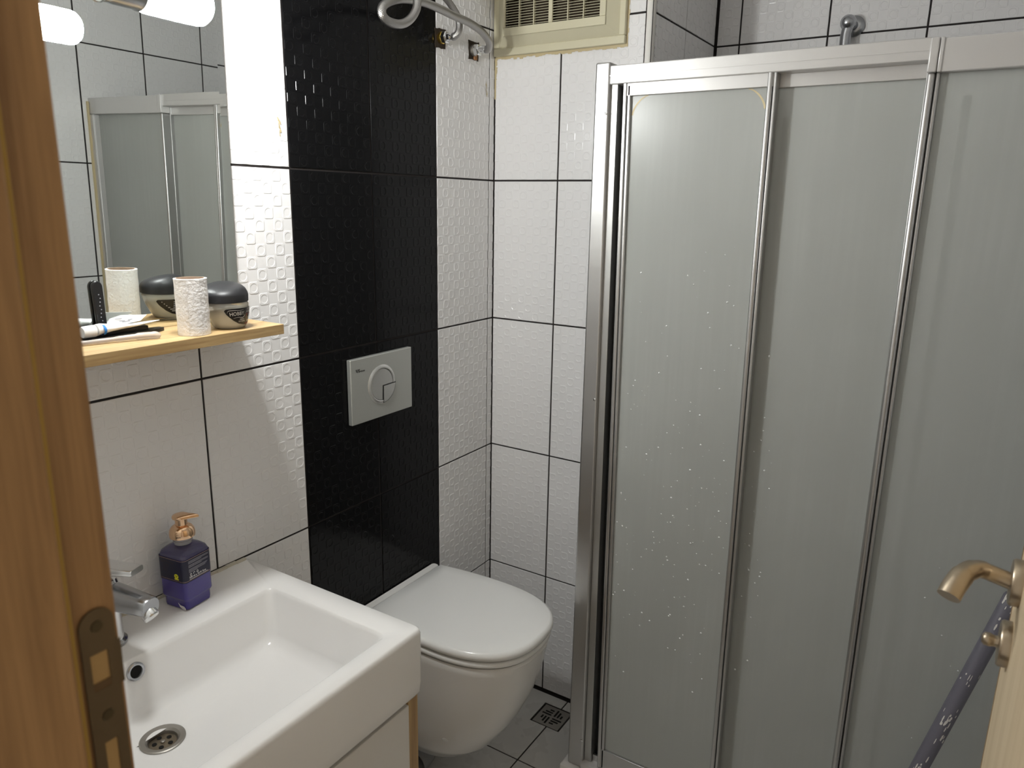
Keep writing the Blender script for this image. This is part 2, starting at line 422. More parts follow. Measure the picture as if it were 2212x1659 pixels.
for i in range(len(fx)-1):
    for j in range(len(fy)-1):
        x0, x1, y1, y0 = fx[i]+FJ/2, fx[i+1]-FJ/2, fy[j]-FJ/2, fy[j+1]+FJ/2
        if x1-x0 < .01: continue
        rects = [(x0,x1,y0,y1)]
        if j == 0 and i in (0, 1):          # the two tiles cut around the drain
            a0, a1, b0, b1 = DR
            if i == 0: rects = [(x0,a0,y0,y1),(a0,x1,y0,b0),(a0,x1,b1,y1)]
            else: rects = [(a1,x1,y0,y1),(x0,a1,y0,b0),(x0,a1,b1,y1)]
        b = MB()
        for (p0,p1,q0,q1) in rects: b.box(p0,p1,q0,q1,-.006,0)
        o = b.build('floor_tile', TILE_F, fl, smooth=0)

# ------------------------------------------------------------------ ventilator
t = thing('ventilator_grille', 'aged ivory plastic ventilator grille high on the tiled wall', 'ventilator', (.2, 0, 1.937))
b = MB()
def pyr(b, x0,x1,z0,z1,ya, X0,X1,Z0,Z1,yb):
    b.add([(x0,ya,z0),(x1,ya,z0),(x1,ya,z1),(x0,ya,z1),(X0,yb,Z0),(X1,yb,Z0),(X1,yb,Z1),(X0,yb,Z1)], [(0,1,5,4),(1,2,6,5),(2,3,7,6),(3,0,4,7)])
VX0, VX1, VZ0, VZ1 = .0035, .397, 1.937, 2.25
def ringbox(b, x0,x1,z0,z1, i0,i1,j0,j1, y0,y1):
    b.box(x0,x1,y0,y1,z0,j0); b.box(x0,x1,y0,y1,j1,z1); b.box(x0,i0,y0,y1,j0,j1); b.box(i1,x1,y0,y1,j0,j1)
ringbox(b, VX0,VX1,VZ0,VZ1, VX0+.02,VX1-.016,VZ0+.02,VZ1-.02, -.014, -.0002)
b.build('flange', BEIGE, t, bevel=.002)
b = MB(); pyr(b, VX0+.012,VX1-.013,VZ0+.017,VZ1-.017,-.010, .050,.352,1.982,2.205,-.036)
b.build('sloping_surround', BEIGE, t, smooth=20)
b = MB(); gx = [(.056,.190),(.2015,.337)]; gz = (2.001, 2.19)
ringbox(b, .048,.354,1.980,2.207, gx[0][0],gx[1][1],gz[0],gz[1], -.039,-.032); b.box(gx[0][1],gx[1][0],-.039,-.032,gz[0],gz[1])
b.build('grille_panel', BEIGE, t, bevel=.0015)
b = MB().box(.05,.35,-.016,-.014,1.985,2.2); b.build('dark_back', DARKDUCT, t, smooth=0)  # dark brown plate with mottled tone behind the slats
sl_me = None
for (x0, x1) in gx:
    for k in range(29):
        z = gz[0]+.0035+k*.0064
        if z > gz[1]-.002: break
        b = MB(); b.add([(x0,-.0365,z-.0012),(x1,-.0365,z-.0012),(x1,-.0355,z+.0004),(x0,-.0355,z+.0004),(x0,-.029,z+.0012),(x1,-.029,z+.0012),(x1,-.028,z+.0026),(x0,-.028,z+.0026)],
            [(0,1,2,3),(4,7,6,5),(0,4,5,1),(3,2,6,7),(0,3,7,4),(1,5,6,2)])
        b.build('slat', BEIGE, t, smooth=0)
    for k in (1, 2):
        xm = x0+(x1-x0)*k/3; MB().box(xm-.0012,xm+.0012,-.0388,-.030,gz[0],gz[1]).build('rib', BEIGE, t, smooth=0)
b = MB()                                           # stained sealant line round the flange
for i in range(40):
    x = VX0-.002+i*(VX1-VX0+.006)/40; b.box(x,x+.0105,-.0012-.0006*random.random(),0,VZ0-.004-.006*random.random()*(1 if i<26 else .7),VZ0+.002)
for i in range(30):
    z = VZ0-.006+i*.0107; b.box(VX1-.002,VX1+.0035+.003*random.random(),-.0014,0,z,z+.0108)
b.build('yellowed_sealant', SILIC, t)
for i in range(24):
    z = VZ0-.004-i*.0052; 
b = MB()
for i in range(26):
    z = VZ0-i*.0042; b.box(.0,.004+.006*random.random()*(1-i/26),-.0012,0,z-.0043,z)
b.build('corner_stain', SILIC, t)

random.seed(21)
STAIN = mat('dried_glue_smear', (.55,.45,.25), .7, var=.2)
def smear(y, z, ln, n, name):
    b = MB()
    for k in range(n):
        yy = y+random.uniform(-.004,.004)*(1-.6*k/n); zz = z-ln*k/n; w_ = random.uniform(.0006,.0020); h_ = random.uniform(.004,.009)
        b.add([(.0012,yy-w_,zz),(.0012,yy+w_*.3,zz+.001),(.0012,yy+w_+.001,zz-h_),(.0012,yy,zz-h_*1.1)], [(0,1,2,3)])
    b.build(name, STAIN, wl, smooth=0)
smear(-.778, 1.703, .030, 9, 'glue_smear'); smear(-.043, 1.868, .035, 7, 'glue_smear')

# ------------------------------------------------------------------ hoses and valves
def valve(name, label, y, z, quad, terra=False):
    t = thing(name, label, 'valve', (0, y, z))
    b = MB(); pts = []
    for i in range(4):
        p0 = quad[i]; p1 = quad[(i+1) % 4]
        for k in range(5):
            u = k/5; pts.append((0, p0[0]+(p1[0]-p0[0])*u+random.uniform(-.0016,.0016), p0[1]+(p1[1]-p0[1])*u+random.uniform(-.0016,.0016)))
    b.prism(pts, (1,0,0), .0006, .0022); b.build('broken_tile_opening', MORTAR_SHADED, t, smooth=0)  # rough mortar patch, coloured dark for the shade inside the hole
    MB().lathe([(.013,0),(.0145,.003),(.0145,.010),(.012,.012)], (.002,y,z), (1,0,0), 18).build('brass_thread', BRASSY if not terra else STEEL, t)
    MB().lathe([(.0135,0),(.0150,.001),(.0150,.011),(.0125,.013)], (.012,y,z), (1,0,0), 6).build('hex_nut', CHROME, t, smooth=20)
    MB().lathe([(.0085,0),(.0095,.001),(.0095,.014),(.0085,.015)], (.024,y,z), (1,0,0), 18).build('ferrule', CHROME, t)
    if terra:
        MB().box(.001,.007,y+.004,y+.017,z-.022,z-.010).build('brick_chip', TERRA, t, smooth=0, bevel=.002)
    return t
valve('supply_valve', 'wall outlet with brass thread set beside the black tile strip', -.252, 1.943, [(-.274,1.9635),(-.2298,1.967),(-.2302,1.9203),(-.271,1.9193)])
valve('supply_valve', 'wall outlet in a broken tile hole nearest the room corner', -.112, 1.937, [(-.1298,1.9597),(-.0808,1.9614),(-.0847,1.9143),(-.1275,1.9146)], True)
def hose(name, label, P, r):
    t = thing(name, label, 'hose', P[0])
    b = MB().tube(smooth_path(P, 8), r, 16, uv=True); o = b.build('braided_tube', BRAID, t, smooth=60)
    me = o.data; m, n, Ls = b._tube; uvl = me.uv_layers.new(name='UVMap')
    for pl in me.polygons:
        ks = [me.loops[li].vertex_index % n for li in pl.loop_indices]; wrap = (max(ks)-min(ks)) > 1
        for li in pl.loop_indices:
            vi = me.loops[li].vertex_index; k = vi % n; i = min(vi//n, m-1)
            uvl.data[li].uv = ((1.0 if wrap and k == 0 else k/n), Ls[i])
    MB().cyl(P[0], Vector(P[0])+(Vector(P[1])-Vector(P[0])).normalized()*.014, r*1.12).build('crimp_ferrule', CHROME, t)
    return t
hose('braided_hose', 'braided steel hose curling up from the outlet by the black strip',
     [(.036,-.252,1.943),(.05,-.2585,1.9405),(.060,-.2545,1.950),(.060,-.2500,1.968),(.055,-.2520,1.990),(.05,-.2781,2.0141),(.05,-.3143,2.0316),(.05,-.349,2.0632),(.05,-.37,2.11)], .0085)
hose('braided_hose', 'long braided steel hose making a loop in front of the black tiles',
     [(.036,-.112,1.937),(.052,-.116,1.934),(.066,-.128,1.937),(.078,-.148,1.948),(.082,-.190,1.964),(.082,-.243,1.9734),(.082,-.2996,1.9757),(.087,-.3599,1.978),(.092,-.4253,1.9773),(.10,-.493,1.9691),(.12,-.5614,1.9503),(.135,-.6101,1.9279),(.14,-.6204,1.9098),(.14,-.6028,1.8995),(.139,-.567,1.9009),(.138,-.5345,1.915),(.137,-.5103,1.939),(.134,-.5007,1.964),(.128,-.49,2.02),(.12,-.48,2.08)], .0092)

# ------------------------------------------------------------------ flush plate
t = thing('flush_plate', 'silver rectangular flush plate with round dual button on black tiles', 'flush plate', (0, -.505, 1.018))
FY0, FY1, FZ0, FZ1, FX = -.617, -.396, 1.018, 1.1785, .0135
MB().box(.0006, FX, FY0, FY1, FZ0, FZ1).build('plate', SILVER, t, bevel=.0022, seg=3)
cy_, cz_, R_ = -.511, 1.1015, .0395
MB().lathe([(.0495,0),(.0495,.001),(.0465,.0032),(.0425,.0040),(.0405,.0030),(.0405,0)], (FX-.0004,cy_,cz_), (1,0,0), 48, False, False).build('button_ring', SILVER2, t)
def sector(a0, a1, r_, inset, x0, x1, n=28, c=(0,0), dish=0):
    pts = [(c[0]+inset*math.cos((a0+a1)/2), c[1]+inset*math.sin((a0+a1)/2))]
    for k in range(n+1):
        a = a0+(a1-a0)*k/n; pts.append((r_*math.cos(a), r_*math.sin(a)))
    b = MB(); base = [(0, cy_+q[0], cz_+q[1]) for q in pts]
    b.prism(base, (1,0,0), x0, x1); return b
o = MB().lathe([(.0402,0),(.0402,.0006)], (FX-.0002,cy_,cz_), (1,0,0), 40).build('button_shadow_gap', BLACKGAP, t)
qx, qz = .003, -.004
big = [(qx,qz)]
b = MB(); pts = []
for k in range(61):
    a = -PI*.5+.10-2*PI*k/60*0
    break
a_s, a_e = -.06, -PI/2+.02+2*PI
pts = [(.0392*math.cos(a_s+(a_e-a_s)*k/56-0), .0392*math.sin(a_s+(a_e-a_s)*k/56)) for k in range(57)]
b.prism([(0,cy_+qx-.0008,cz_+qz+.0008)]+[(0,cy_+p_[0],cz_+p_[1]) for p_ in pts], (1,0,0), FX+.0003, FX+.0016)
b.build('large_button', SILVER2, t, bevel=.0003)
b = MB(); pts = [(.0462*math.cos(-PI/2+.06+(PI/2-.14)*k/16), .0462*math.sin(-PI/2+.06+(PI/2-.14)*k/16)) for k in range(17)]
b.prism([(0,cy_+qx+.0010,cz_+qz-.0010)]+[(0,cy_+p_[0],cz_+p_[1]) for p_ in pts], (1,0,0), FX+.0003, FX+.0044)
b.build('small_button', SILVER2, t, bevel=.0005)
b = MB()
for k in range(17):
    pass
gp = [(.0475*math.cos(-PI/2+.03+(PI/2-.06)*k/16), .0475*math.sin(-PI/2+.03+(PI/2-.06)*k/16)) for k in range(17)]
b.prism([(0,cy_+qx,cz_+qz)]+[(0,cy_+p_[0],cz_+p_[1]) for p_ in gp], (1,0,0), FX+.0002, FX+.0039); b.build('small_button_gap', BLACKGAP, t, smooth=0)
b = MB()
lx = FX+.00025; ly, lz = FY0+.0165, FZ1-.0335
P = lambda y, z: (lx, ly+y, lz+z)
def stroke(b, y0, z0, y1, z1, wd):
    b.add([P(y0,z0),P(y0+wd,z0),P(y1+wd,z1),P(y1,z1)], [(0,1,2,3)])
for k in range(3): stroke(b, .0048*k*.72, .0085, .0022+.0048*k*.72, .0015-(.0012 if k==1 else 0), .0021)
stroke(b, .0115, .0085, .0100, .0058, .0032); stroke(b, .0098, .0056, .0128, .0032, .0024); stroke(b, .0124, .0030, .0098, .0002, .0030)
text_on(b, 'VISAM', .0050, lambda x, y: P(.0150+x*1.15, .0005+y+.15*x*0), bold=.0002)
b.build('printed_logo', INKK, t, smooth=0)

# ------------------------------------------------------------------ toilet
TC = -.452
t = thing('toilet', 'white wall-hung toilet with closed lid', 'toilet', (0, TC, 0))
def dshape(x0, xf, hw, xc, z, n=40, taper=.9, ex=2.5, y=TC):
    # D outline: straight-ish sides from the wall, superellipse nose
    pts = []
    for k in range(n+1):
        a = -PI/2+PI*k/n; c, s_ = math.cos(a), math.sin(a)
        pts.append(Vector((xc+(xf-xc)*abs(c)**(2/ex), y+hw*math.copysign(abs(s_)**(2/ex), s_), z)))
    m_ = 8
    for k in range(1, m_+1):
        u = k/m_; pts.append(Vector((xc+(x0-xc)*u, y+hw*(1-(1-taper)*u*u), z)))
    for k in range(m_, 0, -1):
        u = k/m_; pts.append(Vector((xc+(x0-xc)*u, y-hw*(1-(1-taper)*u*u), z)))
    return pts
rings = [dshape(.002,.23,.085,.11,.128), dshape(.002,.27,.106,.13,.133), dshape(.002,.328,.130,.15,.18), dshape(.002,.375,.146,.18,.25), dshape(.002,.412,.157,.20,.33),
         dshape(.002,.434,.162,.21,.40), dshape(.002,.445,.165,.22,.455), dshape(.002,.449,.167,.22,.472), dshape(.002,.444,.164,.22,.478)]
b = MB().loft(rings); b.build('bowl', CERAM2, t, smooth=50)
b = MB().loft([rrect(.002,.026,TC-.152,TC+.152,.008,.476), rrect(.002,.026,TC-.152,TC+.152,.008,.519), rrect(.004,.025,TC-.150,TC+.150,.008,.523)])
b.build('rear_deck', CERAM2, t, smooth=40)
def slab(x0, xf, hw, xc, z0, z1, r_, dome, name, m):
    R = [dshape(x0+r_,xf-r_,hw-r_,xc,z0), dshape(x0,xf-r_*.3,hw-r_*.3,xc,z0+r_*.35), dshape(x0,xf,hw,xc,z0+r_), dshape(x0,xf,hw,xc,z1-r_*1.1), dshape(x0,xf-r_*.3,hw-r_*.3,xc,z1-r_*.4), dshape(x0+r_*.5,xf-r_*1.1,hw-r_*1.1,xc,z1)]
    for f_ in (.8,.55,.3,.1):
        R.append([Vector((xc+(q.x-xc)*f_, TC+(q.y-TC)*f_, z1+dome*(1-f_))) for q in dshape(x0+r_*.5,xf-r_*1.1,hw-r_*1.1,xc,z1)])
    return MB().loft(R).build(name, m, t, smooth=60)
slab(.028,.453,.1705,.225,.4838,.4985,.005,0,'seat', SEATP)
slab(.028,.458,.1735,.225,.5022,.5265,.009,.002,'lid', SEATP)
for sgn in (-1, 1):
    MB().cyl((.034,TC+sgn*.07,.4935),(.034,TC+sgn*.105,.4935),.0065).build('hinge', SEATP, t)
MB().lathe([(.011,0),(.011,.003),(.008,.006),(.003,.007)], (.262,TC-.128,.235), (.45,-1,-.35), 20).build('fixing_cap', SEATP, t)

# ------------------------------------------------------------------ vanity and basin
SY1, SY0 = -.926, -1.596
SZ = .803
t = thing('vanity_cabinet', 'oak and white vanity cabinet under the washbasin', 'cabinet', (.23, -1.27, 0))
MB().box(.004,.464,SY1-.030,SY1-.002,.0,.664).build('side_panel', OAKV, t, smooth=0, bevel=.0008)
MB().box(.004,.464,SY0+.004,SY0+.032,.0,.664).build('side_panel', OAKV, t, smooth=0, bevel=.0008)
MB().box(.004,.445,SY0+.032,SY1-.030,.06,.08).build('bottom_panel', OAKV, t, smooth=0)
MB().box(.004,.018,SY0+.032,SY1-.030,.08,.664).build('back_panel', CABW, t, smooth=0)
ym = (SY0+SY1)/2
for (a, c) in ((SY0+.036, SY1-.0335),):
    dr = MB().box(.450,.470,a,c,.36,.6585).build('drawer_front', CABW, t, smooth=0, bevel=.0015)
    dr2 = MB().box(.450,.470,a,c,.065,.355).build('drawer_front', CABW, t, smooth=0, bevel=.0015)
t = thing('washbasin', 'white rectangular ceramic washbasin with a square bowl', 'washbasin', (.24, -1.26, .668))
oz0 = .668
def orect(i, z, r_=.012): return rrect(.0015, .479-i, SY0+i, SY1-i, r_, z, 6, 9)
def irect(x0,x1,y0,y1,z,r_): return rrect(x0,x1,y0,y1,r_,z,6,9)
R = [orect(.016,oz0,.012), orect(.006,oz0+.002,.014), orect(.001,oz0+.010,.014), orect(0,oz0+.03,.014), orect(0,SZ-.010,.014), orect(.002,SZ-.003,.013), orect(.006,SZ,.012),
     irect(.138,.4435,SY0+.055,-.981,SZ,.016), irect(.140,.4415,SY0+.058,-.983,SZ-.0015,.016), irect(.144,.438,SY0+.063,-.987,SZ-.008,.018), irect(.158,.420,SY0+.085,-1.003,.722,.022),
     irect(.166,.412,SY0+.095,-1.011,.709,.026), irect(.180,.398,SY0+.112,-1.028,.7025,.03), irect(.215,.36,SY0+.16,-1.08,.7005,.03)]
DRX, DRY = .232, -1.283
hole = []
n = len(R[-1])
b = MB().loft(R, cap0=True, cap1=False)
# funnel into the waste: ring of points round the drain, matched by angle
ang = [math.atan2(q.y-DRY, q.x-DRX) for q in R[-1]]
last = [len(b.v)-n+k for k in range(n)]
order = ang
rg = [Vector((DRX+.0330*math.cos(a), DRY+.0330*math.sin(a), .6996)) for a in ang]; rg2 = [Vector((DRX+.0328*math.cos(a), DRY+.0328*math.sin(a), .686)) for a in ang]; rg3 = [Vector((DRX+.0326*math.cos(a), DRY+.0326*math.sin(a), .676)) for a in ang]
o0 = b.add(rg+rg2+rg3, [])
prev = last
for lv in range(3):
    cur = [o0+lv*n+k for k in range(n)]
    for k in range(n): b.f.append((prev[k], prev[(k+1)%n], cur[(k+1)%n], cur[k]))
    prev = cur
b.f.append(tuple(prev))
b.build('basin', CERAM, t, smooth=42)
dr = MB().lathe([(.0200,-.0075),(.0215,-.0070),(.0225,-.002),(.026,.0012),(.0325,.0022),(.0345,.0012),(.0345,0)], (DRX,DRY,.7002), (0,0,1), 40, False, False).build('waste_flange', STEEL, t)
MB().lathe([(.0215,0),(.0205,.0012),(.004,.0018),(.001,.002)], (DRX,DRY,.6930), (0,0,1), 32).build('strainer', mat('brown_stained_steel', (.22,.18,.13), .4, .8, var=.3), dr)
for k in range(5):
    a = k*2*PI/5+.5
    MB().lathe([(.0038,0),(.0038,.0008)], (DRX+.0125*math.cos(a),DRY+.0125*math.sin(a),.6945), (0,0,1), 14).build('strainer_hole', DARKHOLE, dr)
MB().lathe([(.003,0),(.0035,.002),(.002,.003)], (DRX,DRY,.6946), (0,0,1), 12).build('strainer_screw', STEEL, dr)
ax = Vector((.98,0,.17)).normalized(); oc = Vector((.1470,-1.268,.7815))
ov = MB().lathe([(.0095,.001),(.0105,.003),(.0130,.0035),(.0152,.0025),(.0155,-.001)], oc, ax, 32, False, False).build('overflow_ring', CHROME_D, t)
MB().lathe([(.0105,0),(.0105,.0006)], oc, ax, 24).build('overflow_hole', DARKHOLE, ov)
# caulk line, stained, along the wall
b = MB()
for i in range(28):
    y = SY0+.01+i*(SY1-SY0-.02)/28; b.box(.0005,.006+.003*random.random(),y,y+(SY1-SY0-.02)/28,SZ-.002,SZ+.003+.003*random.random())
b.build('wall_sealant', mat('off_white_silicone', (.60,.56,.46), .5, var=.12), t)

# ------------------------------------------------------------------ faucet
FCX, FCY = .068, -1.2640
t = thing('basin_faucet', 'chrome single-lever faucet at the back of the washbasin', 'faucet', (FCX, FCY, SZ))
MB().lathe([(.0275,0),(.0285,.002),(.0285,.006),(.0245,.009)], (FCX,FCY,SZ), (0,0,1), 32).build('base_ring', CHROME_D, t)
MB().lathe([(.0235,0),(.0230,.05),(.0240,.085),(.0240,.105),(.0215,.112),(.012,.116)], (FCX,FCY,SZ+.008), (0,0,1), 32).build('body', CHROME, t)
# spout: tapering block reaching over the bowl
sp0, sp1 = Vector((FCX+.005,FCY+.002,SZ+.094)), Vector((.172,-1.2440,SZ+.093))
dirn = (sp1-sp0).normalized(); sd = Vector((0,0,1)).cross(dirn).normalized(); up = dirn.cross(sd)
def srec(c, w_, h_, e=.8, n=28):
    out = []
    for k in range(n):
        a = 2*PI*k/n; cc, ss = math.cos(a), math.sin(a)
        out.append(c+sd*(w_*math.copysign(abs(cc)**e,cc))+up*(h_*math.copysign(abs(ss)**e,ss)))
    return out
b = MB().loft([srec(sp0,.0225,.0225), srec(sp0.lerp(sp1,.35),.0215,.0205), srec(sp0.lerp(sp1,.8),.0185,.0170), srec(sp1-dirn*.003,.0175,.0158), srec(sp1,.0160,.0140)])
b.build('spout', CHROME_D, t, smooth=50)
ac = sp1-dirn*.012-up*.004
MB().lathe([(.0125,0),(.0130,.002),(.0130,.010),(.0118,.012),(.0100,.0115)], ac+Vector((.004,.0,-.006)), (.75,.12,-.65), 28).build('aerator', CHROME, t)
l0, l1 = Vector((FCX-.022,FCY-.004,SZ+.139)), Vector((.132,-1.2380,SZ+.1440))
dirn = (l1-l0).normalized(); sd = Vector((0,0,1)).cross(dirn).normalized(); up = dirn.cross(sd)
b = MB().loft([srec(l0,.020,.009,.6), srec(l0.lerp(l1,.25),.0205,.0095,.6), srec(l0.lerp(l1,.6),.0170,.0070,.5), srec(l1-dirn*.002,.0150,.0058,.4), srec(l1,.0140,.0050,.4)])
b.build('lever', CHROME, t, smooth=50)
MB().cyl((FCX,FCY,SZ+.115),(FCX-.002,FCY,SZ+.135),.013).build('lever_neck', CHROME, t)

# ------------------------------------------------------------------ soap dispenser
sc = (.0555, -1.1045, SZ+.0006); rz = math.radians(8)
t = thing('soap_dispenser', 'purple foam soap bottle with a rose gold pump on the basin ledge', 'soap bottle', sc, rot=(0,0,rz))
def sq(h, z, r_=.008): return rrect(-h,h,-h,h,r_,z,5)
h = .0325
MB().loft([sq(.0265,0,.006), sq(.0285,.0015,.007), sq(.0292,.006,.007), sq(.0297,.019,.008), sq(.0315,.0215,.008), sq(h,.024,.008), sq(h-.0006,.08,.008), sq(h-.0010,.101,.008), sq(.0295,.1065,.010), sq(.0225,.1095,.012)]).build('liquid_body', PURPLE, t, smooth=40, local=True)
MB().loft([sq(h-.0006,.1005,.008), sq(h-.0008,.1050,.009), sq(.0300,.1110,.011), sq(.024,.1165,.013), sq(.0172,.1195,.013), sq(.0155,.1203,.0145)]).build('clear_shoulder', mat('tinted_clear_plastic', (.72,.71,.80), .10, trans=.92, spec=.5), t, smooth=50, local=True)
MB().lathe([(.0155,.1195),(.0155,.1245),(.0172,.1255),(.0172,.1265),(.0155,.1275),(.0155,.135)], n=28).build('neck', mat('cloudy_clear_plastic', (.72,.72,.76), .15, trans=.6), t, local=True)
MB().lathe([(.0205,.1325),(.0222,.1335),(.0228,.1385),(.0216,.1465),(.0178,.1525),(.0130,.1555),(.0110,.1560)], n=36).build('pump_collar', GOLD, t, smooth=50, local=True)
MB().lathe([(.0106,.1545),(.0106,.1695)], n=28).build('pump_stem', GOLD, t, local=True)
# nozzle head: round cap drawn out into a flat spout, pointing right of the photograph
nd = math.radians(40)-rz
def hd(sc_, z, lip):
    out = []
    for k in range(36):
        a = 2*PI*k/36; rr = .0155*sc_
        x, y = rr*math.cos(a), rr*math.sin(a)
        if math.cos(a) > .0: x += lip*math.cos(a)**3*1.0; y *= 1-.55*math.cos(a)**2
        out.append(Vector((x*math.cos(nd)-y*math.sin(nd), x*math.sin(nd)+y*math.cos(nd), z-.05*max(0,x-.012)*0)))
    return out
MB().loft([hd(.75,.1685,.010), hd(.98,.1695,.0165), hd(1,.172,.017), hd(.92,.1745,.0165), hd(.6,.1765,.013), hd(.2,.1772,.004)]).build('pump_head', GOLD, t, smooth=50, local=True)
# label wrapped round the upper body
lab = [rrect(-h-.0004,h+.0004,-h-.0004,h+.0004,.0084,z,6) for z in (.0570,.0590,.1000,.1022)]
MB().loft(lab, False, False).build('wrap_label', NAVY, t, smooth=40, local=True)
for z in (.0595, .1003):
    MB().loft([rrect(-h-.00055,h+.00055,-h-.00055,h+.00055,.0085,z+k*.0006,6) for k in (0,1)], False, False).build('label_border', PINKLINE, t, local=True)
# the face turned to the room (+x) carries the lettering, the near face (-y) the dark picture
fx_ = h+.0007
b = MB(); fr = lambda u, v: (fx_, -.0215+u, .0617+v)
for k, (v, wl_) in enumerate(((.0345,.046),(.0325,.046),(.0305,.030),(.0270,.045),(.0250,.045),(.0230,.030),(.0190,.043),(.0170,.041),(.0150,.038),(.0130,.020))):
    b.add([fr(.0,v),fr(wl_,v),fr(wl_,v+.0008),fr(0,v+.0008)], [(0,1,2,3)])
b.build('small_print', INKG, t, smooth=0, local=True)
b = MB()
text_on(b, '500 ml e 16.91 fl.oz.', .0052, lambda x, y: fr(x*.92, .0020+y), bold=.0001)
for k in range(3):
    c = fr(.004+.0075*k, .0088)
    n_ = 14; vs = [(c[0], c[1]+.0021*math.cos(2*PI*i/n_), c[2]+.0024*math.sin(2*PI*i/n_)) for i in range(n_)]+[(c[0], c[1]+.0013*math.cos(2*PI*i/n_), c[2]+.0015*math.sin(2*PI*i/n_)) for i in range(n_)]
    b.add(vs, [(i,(i+1)%n_,n_+(i+1)%n_,n_+i) for i in range(n_ if k != 1 else 9)])
b.add([fr(0,-.0006),fr(.043,-.0006),fr(.043,.0001),fr(0,.0001)], [(0,1,2,3)])
b.build('label_lettering', INKW, t, smooth=0, local=True)
fn = lambda u, v: (-.025+u, -h-.0007, .0617+v)
b = MB(); n_ = 18; b.add([fn(.0385+.0052*math.cos(2*PI*i/n_), .0075+.0046*math.sin(2*PI*i/n_)) for i in range(n_)], [tuple(range(n_))])
b.add([fn(.0335,.0005),fn(.0440,.0005),fn(.0440,.0030),fn(.0335,.0030)], [(0,1,2,3)])
b.build('yellow_mark', INKY, t, smooth=0, local=True)
b = MB(); fn2 = lambda u, v: (-.025+u, -h-.00085, .0617+v)
b.add([fn2(.0355,.0098),fn2(.0368,.0098),fn2(.0390,.0055),fn2(.0384,.0048)], [(0,1,2,3)]); b.add([fn2(.0384,.0048),fn2(.0392,.0060),fn2(.0418,.0092),fn2(.0400,.0094)], [(0,1,2,3)])
b.build('yellow_mark_sign', INKK, t, smooth=0, local=True)
b = MB(); b.add([fn(.004,.030),fn(.014,.033),fn(.034,.031),fn(.034,.0318),fn(.014,.0338),fn(.004,.031)], [(0,1,2,3,4,5)])
for k in range(4): b.add([fn(.006,.026-.004*k),fn(.022-.002*k,.0262-.004*k),fn(.022-.002*k,.0268-.004*k),fn(.006,.0266-.004*k)], [(0,1,2,3)])
b.build('label_picture', mat('dull_maroon_print', (.05,.025,.03), .4), t, smooth=0, local=True)
b2 = MB(); b2.add([(.0075,-.0302,.0135),(.0130,-.0302,.0095),(.0225,-.0302,.0085),(.0260,-.0300,.0050),(.0262,-.0296,.0012),(.0200,-.0296,.0012),(.0120,-.0300,.0050)], [(0,1,2,3,4,5,6)])
b2.build('torn_white_patch', mat('torn_white_paper', (.75,.72,.74), .6), t, smooth=0, local=True)

# ------------------------------------------------------------------ mirror, shelf, lamp
SHZ = 1.317
MY1, MY0, MZ1 = -.909, -1.512, 1.98
th = math.radians(.95)
t = thing('wall_mirror', 'wall mirror without a frame above the oak shelf', 'mirror', (.0045, (MY0+MY1)/2, SHZ+.0005), rot=(0, th, 0))
hw_, hh_ = (MY1-MY0)/2, MZ1-SHZ
b = MB(); o1 = [(.0031,-hw_,0),(.0031,hw_,0),(.0031,hw_,hh_),(.0031,-hw_,hh_)]; bv = .0145
o2 = [(.0027,-hw_+bv,bv),(.0027,hw_-bv,bv),(.0027,hw_-bv,hh_-bv),(.0027,-hw_+bv,hh_-bv)]
b.add(o1+o2, [(4,5,6,7),(0,1,5,4),(1,2,6,5),(2,3,7,6),(3,0,4,7)])
b.build('silvered_glass', MIRROR, t, smooth=0, local=True)
MB().box(.0002,.00245,-hw_,hw_,0,hh_).build('backing', mat('mirror_backing_edge', (.35,.30,.22), .5), t, smooth=0, local=True)
tag(MB().box(.001,.1455,-1.512,-.918,SHZ-.0185,SHZ).build('wall_shelf', OAK, smooth=0, bevel=.0008), 'oak shelf under the mirror', 'shelf')
t = thing('mirror_lamp', 'lit glass tube lamp with chrome socket in front of the mirror', 'lamp', (.19, -1.16, 1.826))
LX, LZ = .194, 1.8215
MB().lathe([(.0235,0),(.0265,.004),(.0278,.012),(.0285,.06),(.0282,.094)], (LX,-1.180,LZ), (0,1,0), 36, True, False).build('glass_shade', OPAL, t, smooth=50)
MB().lathe([(.0282,.0942),(.0265,.101),(.0215,.107),(.012,.110),(.002,.1105)], (LX,-1.180,LZ), (0,1,0), 36, False, True).build('glass_end', OPAL_END, t, smooth=50)
MB().lathe([(.012,0),(.0215,.002),(.0245,.005),(.0258,.012),(.0262,.048),(.0272,.050),(.0272,.054),(.0250,.055)], (LX,-1.2335,LZ), (0,1,0), 36).build('socket', CHROME_D, t, smooth=45)
MB().lathe([(.0255,0),(.0272,.0015),(.0272,.005),(.0258,.0065)], (LX,-1.2385,LZ), (0,1,0), 36).build('end_ring', CHROME, t, smooth=45)
MB().tube(smooth_path([(LX,-1.195,LZ+.022),(LX,-1.196,LZ+.07),(LX-.03,-1.197,LZ+.125),(.09,-1.199,LZ+.17),(.03,-1.2,LZ+.185),(.012,-1.2,LZ+.186)],6), .006, 12).build('arm', CHROME, t, smooth=60)
MB().box(.0035,.018,-1.235,-1.165,1.985,2.045).build('wall_bracket', CHROME, t, bevel=.002)

